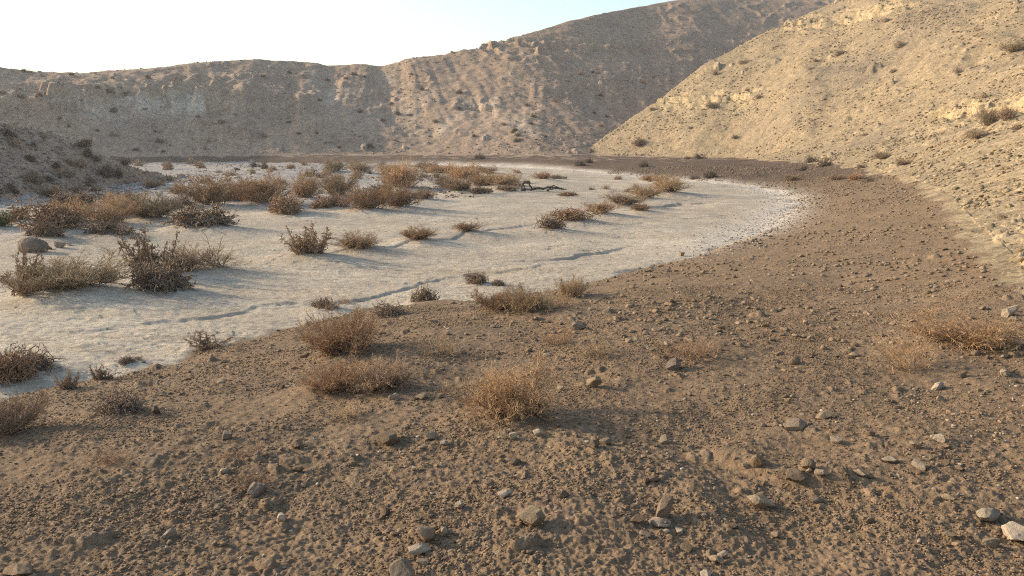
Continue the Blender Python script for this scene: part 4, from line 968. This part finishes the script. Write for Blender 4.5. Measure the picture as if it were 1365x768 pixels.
def add_shrub(x, y, w, h, kd, c, label, group=None, k=None, rot=None, name='dry_shrub', sink=.03):
    k = random.randrange(NV[kd]) if k is None else k
    e = bpy.data.objects.new(name, None); COL.objects.link(e); e.empty_display_size = .1
    e.location = (x, y, zat(x, y, Z) - h * sink); e.rotation_euler = (0, 0, random.uniform(0, 6.28) if rot is None else rot)
    e.scale = (w * 1.02, w * 1.02, h * 1.0)
    e['label'] = label; e['category'] = 'shrub'
    if group: e['group'] = group
    sm, tm = VAR[kd, k]
    for nm, me, m in (('stems', sm, ST[c]), ('twigs', tm, TW[c])):
        o = bpy.data.objects.new(nm, me); COL.objects.link(o); o.parent = e; obj_mat(o, m)
    return e
for (x, y, dd, w, h, kd, c, lab) in placed:
    add_shrub(x, y, w, h, kd, c, lab)

# far shrubs: too small in the photograph to show parts, each still a thing of its own
SMALL = []
for k in range(4):
    (sv, sf), (tv, tf) = shrub_shape('B', 900 + k, .6)
    SMALL.append(mesh_from('small_shrub', np.concatenate([sv, tv * np.array([1, 1, 1])]), np.concatenate([sf, tf + len(sv)]), [TW['d']]))
def far_shrubs(n, box, cond, wpx, cols, label, group, seed):
    r = random.Random(seed); c = t_ = 0
    while c < n and t_ < n * 40:
        t_ += 1
        u = r.uniform(box[0], box[2]); v = r.uniform(box[1], box[3])
        x, y, z, dd = pick(u, v, Z)
        i = int(np.argmin(np.abs(AZ - math.atan2(x, y)))); k = int(np.argmin(np.abs(DS - dd)))
        if not cond(REG[i, k], SDW[i, k], Z[i, k], dd): continue
        w = r.uniform(*wpx) * dd / F; h = w * r.uniform(.45, .7)
        o = bpy.data.objects.new('dry_shrub', r.choice(SMALL)); COL.objects.link(o)
        o.location = (x, y, z - h * .08); o.scale = (w, w, h); o.rotation_euler = (0, 0, r.uniform(0, 6.28))
        obj_mat(o, TW[r.choice(cols)]); o['label'] = label; o['category'] = 'shrub'; o['group'] = group; c += 1
far_shrubs(80, (0, 95, 880, 206), lambda g, s, z, d_: g == 2 and z > .4, (5, 10), 'kkd', 'small dark shrub dotted over the far ridge', 'shrubs dotted over the far ridge', 1)
far_shrubs(26, (0, 175, 235, 262), lambda g, s, z, d_: g == 1, (10, 22), 'kd', 'dark shrub on the small shaded hill at the left edge', 'shrubs on the small left hill', 2)
far_shrubs(26, (860, 10, 1365, 330), lambda g, s, z, d_: g >= 3 and z > .3, (6, 13), 'ood', 'little greyish shrub dotted on the sunlit hill', 'shrubs dotted on the sunlit hill', 3)
far_shrubs(56, (130, 218, 700, 248), lambda g, s, z, d_: g == 0 and s < 0, (8, 20), 'kdro', 'little scrub bush far back on the bed, before the dark bank', 'scrub far back on the bed', 4)
far_shrubs(14, (560, 212, 1180, 246), lambda g, s, z, d_: g == 0 and s > 0.2, (8, 18), 'kk', 'low dark scrub on the brown bank below the far hills', 'scrub on the brown bank', 5)
far_shrubs(14, (690, 232, 900, 262), lambda g, s, z, d_: g == 0 and s < 0, (7, 15), 'dr', 'tiny debris tuft on the crust around the driftwood', 'tufts on the crust around the driftwood', 6)

# ------------------------------------------------------------------ driftwood on the crust
wm = rock_material('weathered_wood', (.075, .058, .045), (.11, .085, .066), (.15, .115, .09))
def limb(pts, r0, r1, seed):
    r = np.random.default_rng(seed); P_ = np.array(pts, float); K = 14
    t = np.linspace(0, len(P_) - 1, K); q = np.stack([np.interp(t, np.arange(len(P_)), P_[:, c]) for c in range(3)], 1)
    q[1:-1] += r.normal(size=(K - 2, 3)) * r0 * .35
    return tubes(q[None], (np.linspace(r0, r1, K) * r.uniform(.8, 1.2, K))[None], 7)
x, y, z, dd = pick(703, 254, Z)
e = bpy.data.objects.new('driftwood', None); COL.objects.link(e); e.location = (x, y, z); sc = dd / F
e['label'] = 'dark dead tree stump and branches lying on the white crust'; e['category'] = 'driftwood'
def wood(nm, specs):
    V, Fc, o_ = [], [], 0
    for s in specs:
        v_, f_ = limb(s[0], s[1] * .7, s[2] * .6, s[3]); V.append(v_ * sc); Fc.append(f_ + o_); o_ += len(v_)
    o = bpy.data.objects.new(nm, mesh_from(nm, np.concatenate(V), np.concatenate(Fc), [wm], True)); COL.objects.link(o); o.parent = e
wood('stump', [([(-8, 0, -2), (-7, 0, 7), (-3, 1, 12), (3, 0, 11), (5, -1, 4), (4, 0, -2)], 2.4, 1.6, 1), ([(-5, 3, -1), (-4, 2, 5), (-6, 4, 9)], 1.6, .8, 2), ([(-9, -2, 0), (-2, -3, 2), (6, -3, 1)], 2.2, 1.4, 8)])
wood('branch', [([(5, -1, 2), (14, -2, 3), (22, 0, 1)], 2.2, 1.2, 3), ([(10, 3, 1), (16, 2, 4), (24, 3, 2)], 1.5, .7, 4)])
wood('branch', [([(20, 0, 2), (30, 1, 5), (42, 0, 4), (52, -1, 1)], 2.4, 1.0, 5), ([(26, -3, 1), (36, -2, 3), (48, -3, 1)], 1.8, .8, 6), ([(30, 2, 3), (35, 3, 7), (40, 2, 5)], 1.4, .6, 7)])

# ------------------------------------------------------------------ sky, sun, camera
SUN_AZ, SUN_EL = -72 * D2R, 20.5 * D2R
w = bpy.data.worlds.new('World'); SC.world = w; w.use_nodes = True
nt = w.node_tree; nt.nodes.clear()
sky = nt.nodes.new('ShaderNodeTexSky'); sky.sky_type = 'NISHITA'; sky.sun_disc = False
sky.sun_elevation = SUN_EL; sky.sun_rotation = SUN_AZ; sky.altitude = 300; sky.air_density = 1.2; sky.dust_density = 2.0; sky.ozone_density = 1.5
bg = nt.nodes.new('ShaderNodeBackground'); bg.inputs['Strength'].default_value = .15
ow = nt.nodes.new('ShaderNodeOutputWorld')
nt.links.new(sky.outputs[0], bg.inputs[0]); nt.links.new(bg.outputs[0], ow.inputs[0])
L = bpy.data.lights.new('sun', 'SUN'); L.energy = 3.2; L.angle = .9 * D2R; L.color = (1, .84, .64)
so = bpy.data.objects.new('sun', L); COL.objects.link(so)
dirv = Vector((math.sin(SUN_AZ) * math.cos(SUN_EL), math.cos(SUN_AZ) * math.cos(SUN_EL), math.sin(SUN_EL)))
so.rotation_euler = (-dirv).to_track_quat('-Z', 'Y').to_euler(); so.location = dirv * 50

# ------------------------------------------------------------------ the hazy air of the valley
hv = np.array([(x, y, z) for z in (float(Z.min()) - 1., float(Z.max()) + 1.5) for x, y in ((-4100, -4100), (4100, -4100), (4100, 4100), (-4100, 4100))])
hm_ = bpy.data.materials.new('air'); hm_.use_nodes = True; n_ = hm_.node_tree; n_.nodes.clear()
ho = n_.nodes.new('ShaderNodeOutputMaterial'); hp = n_.nodes.new('ShaderNodeVolumePrincipled')
hp.inputs['Color'].default_value = (.93, .92, .90, 1); hp.inputs['Density'].default_value = .0006; hp.inputs['Anisotropy'].default_value = .35
n_.links.new(hp.outputs[0], ho.inputs['Volume'])
hz = bpy.data.objects.new('haze', mesh_from('haze', hv, np.array([(0, 3, 2, 1), (4, 5, 6, 7), (0, 1, 5, 4), (1, 2, 6, 5), (2, 3, 7, 6), (3, 0, 4, 7)]), [hm_])); COL.objects.link(hz)
hz['kind'] = 'stuff'; hz['label'] = 'thin pale haze hanging in the air of the valley'; hz['category'] = 'haze'

cam = bpy.data.cameras.new('camera'); co_ = bpy.data.objects.new('camera', cam); COL.objects.link(co_)
cam.sensor_width = 36; cam.lens = F / 1365 * 36; cam.clip_start = .05; cam.clip_end = 8000
co_.location = (0, 0, CAMZ); co_.rotation_euler = (math.pi / 2 - PITCH, 0, 0)
SC.camera = co_
SC.view_settings.view_transform = 'Standard'; SC.view_settings.look = 'None'; SC.view_settings.exposure = .92; SC.view_settings.gamma = 1
SC.cycles.filter_width = 1.1; SC.cycles.use_denoising = False; SC.cycles.denoiser = 'OPENIMAGEDENOISE'; SC.cycles.denoising_input_passes = 'RGB_ALBEDO_NORMAL'; SC.cycles.denoising_prefilter = 'ACCURATE'
print('terrain', Z.min(), Z.max(), NA, ND, NA * ND)
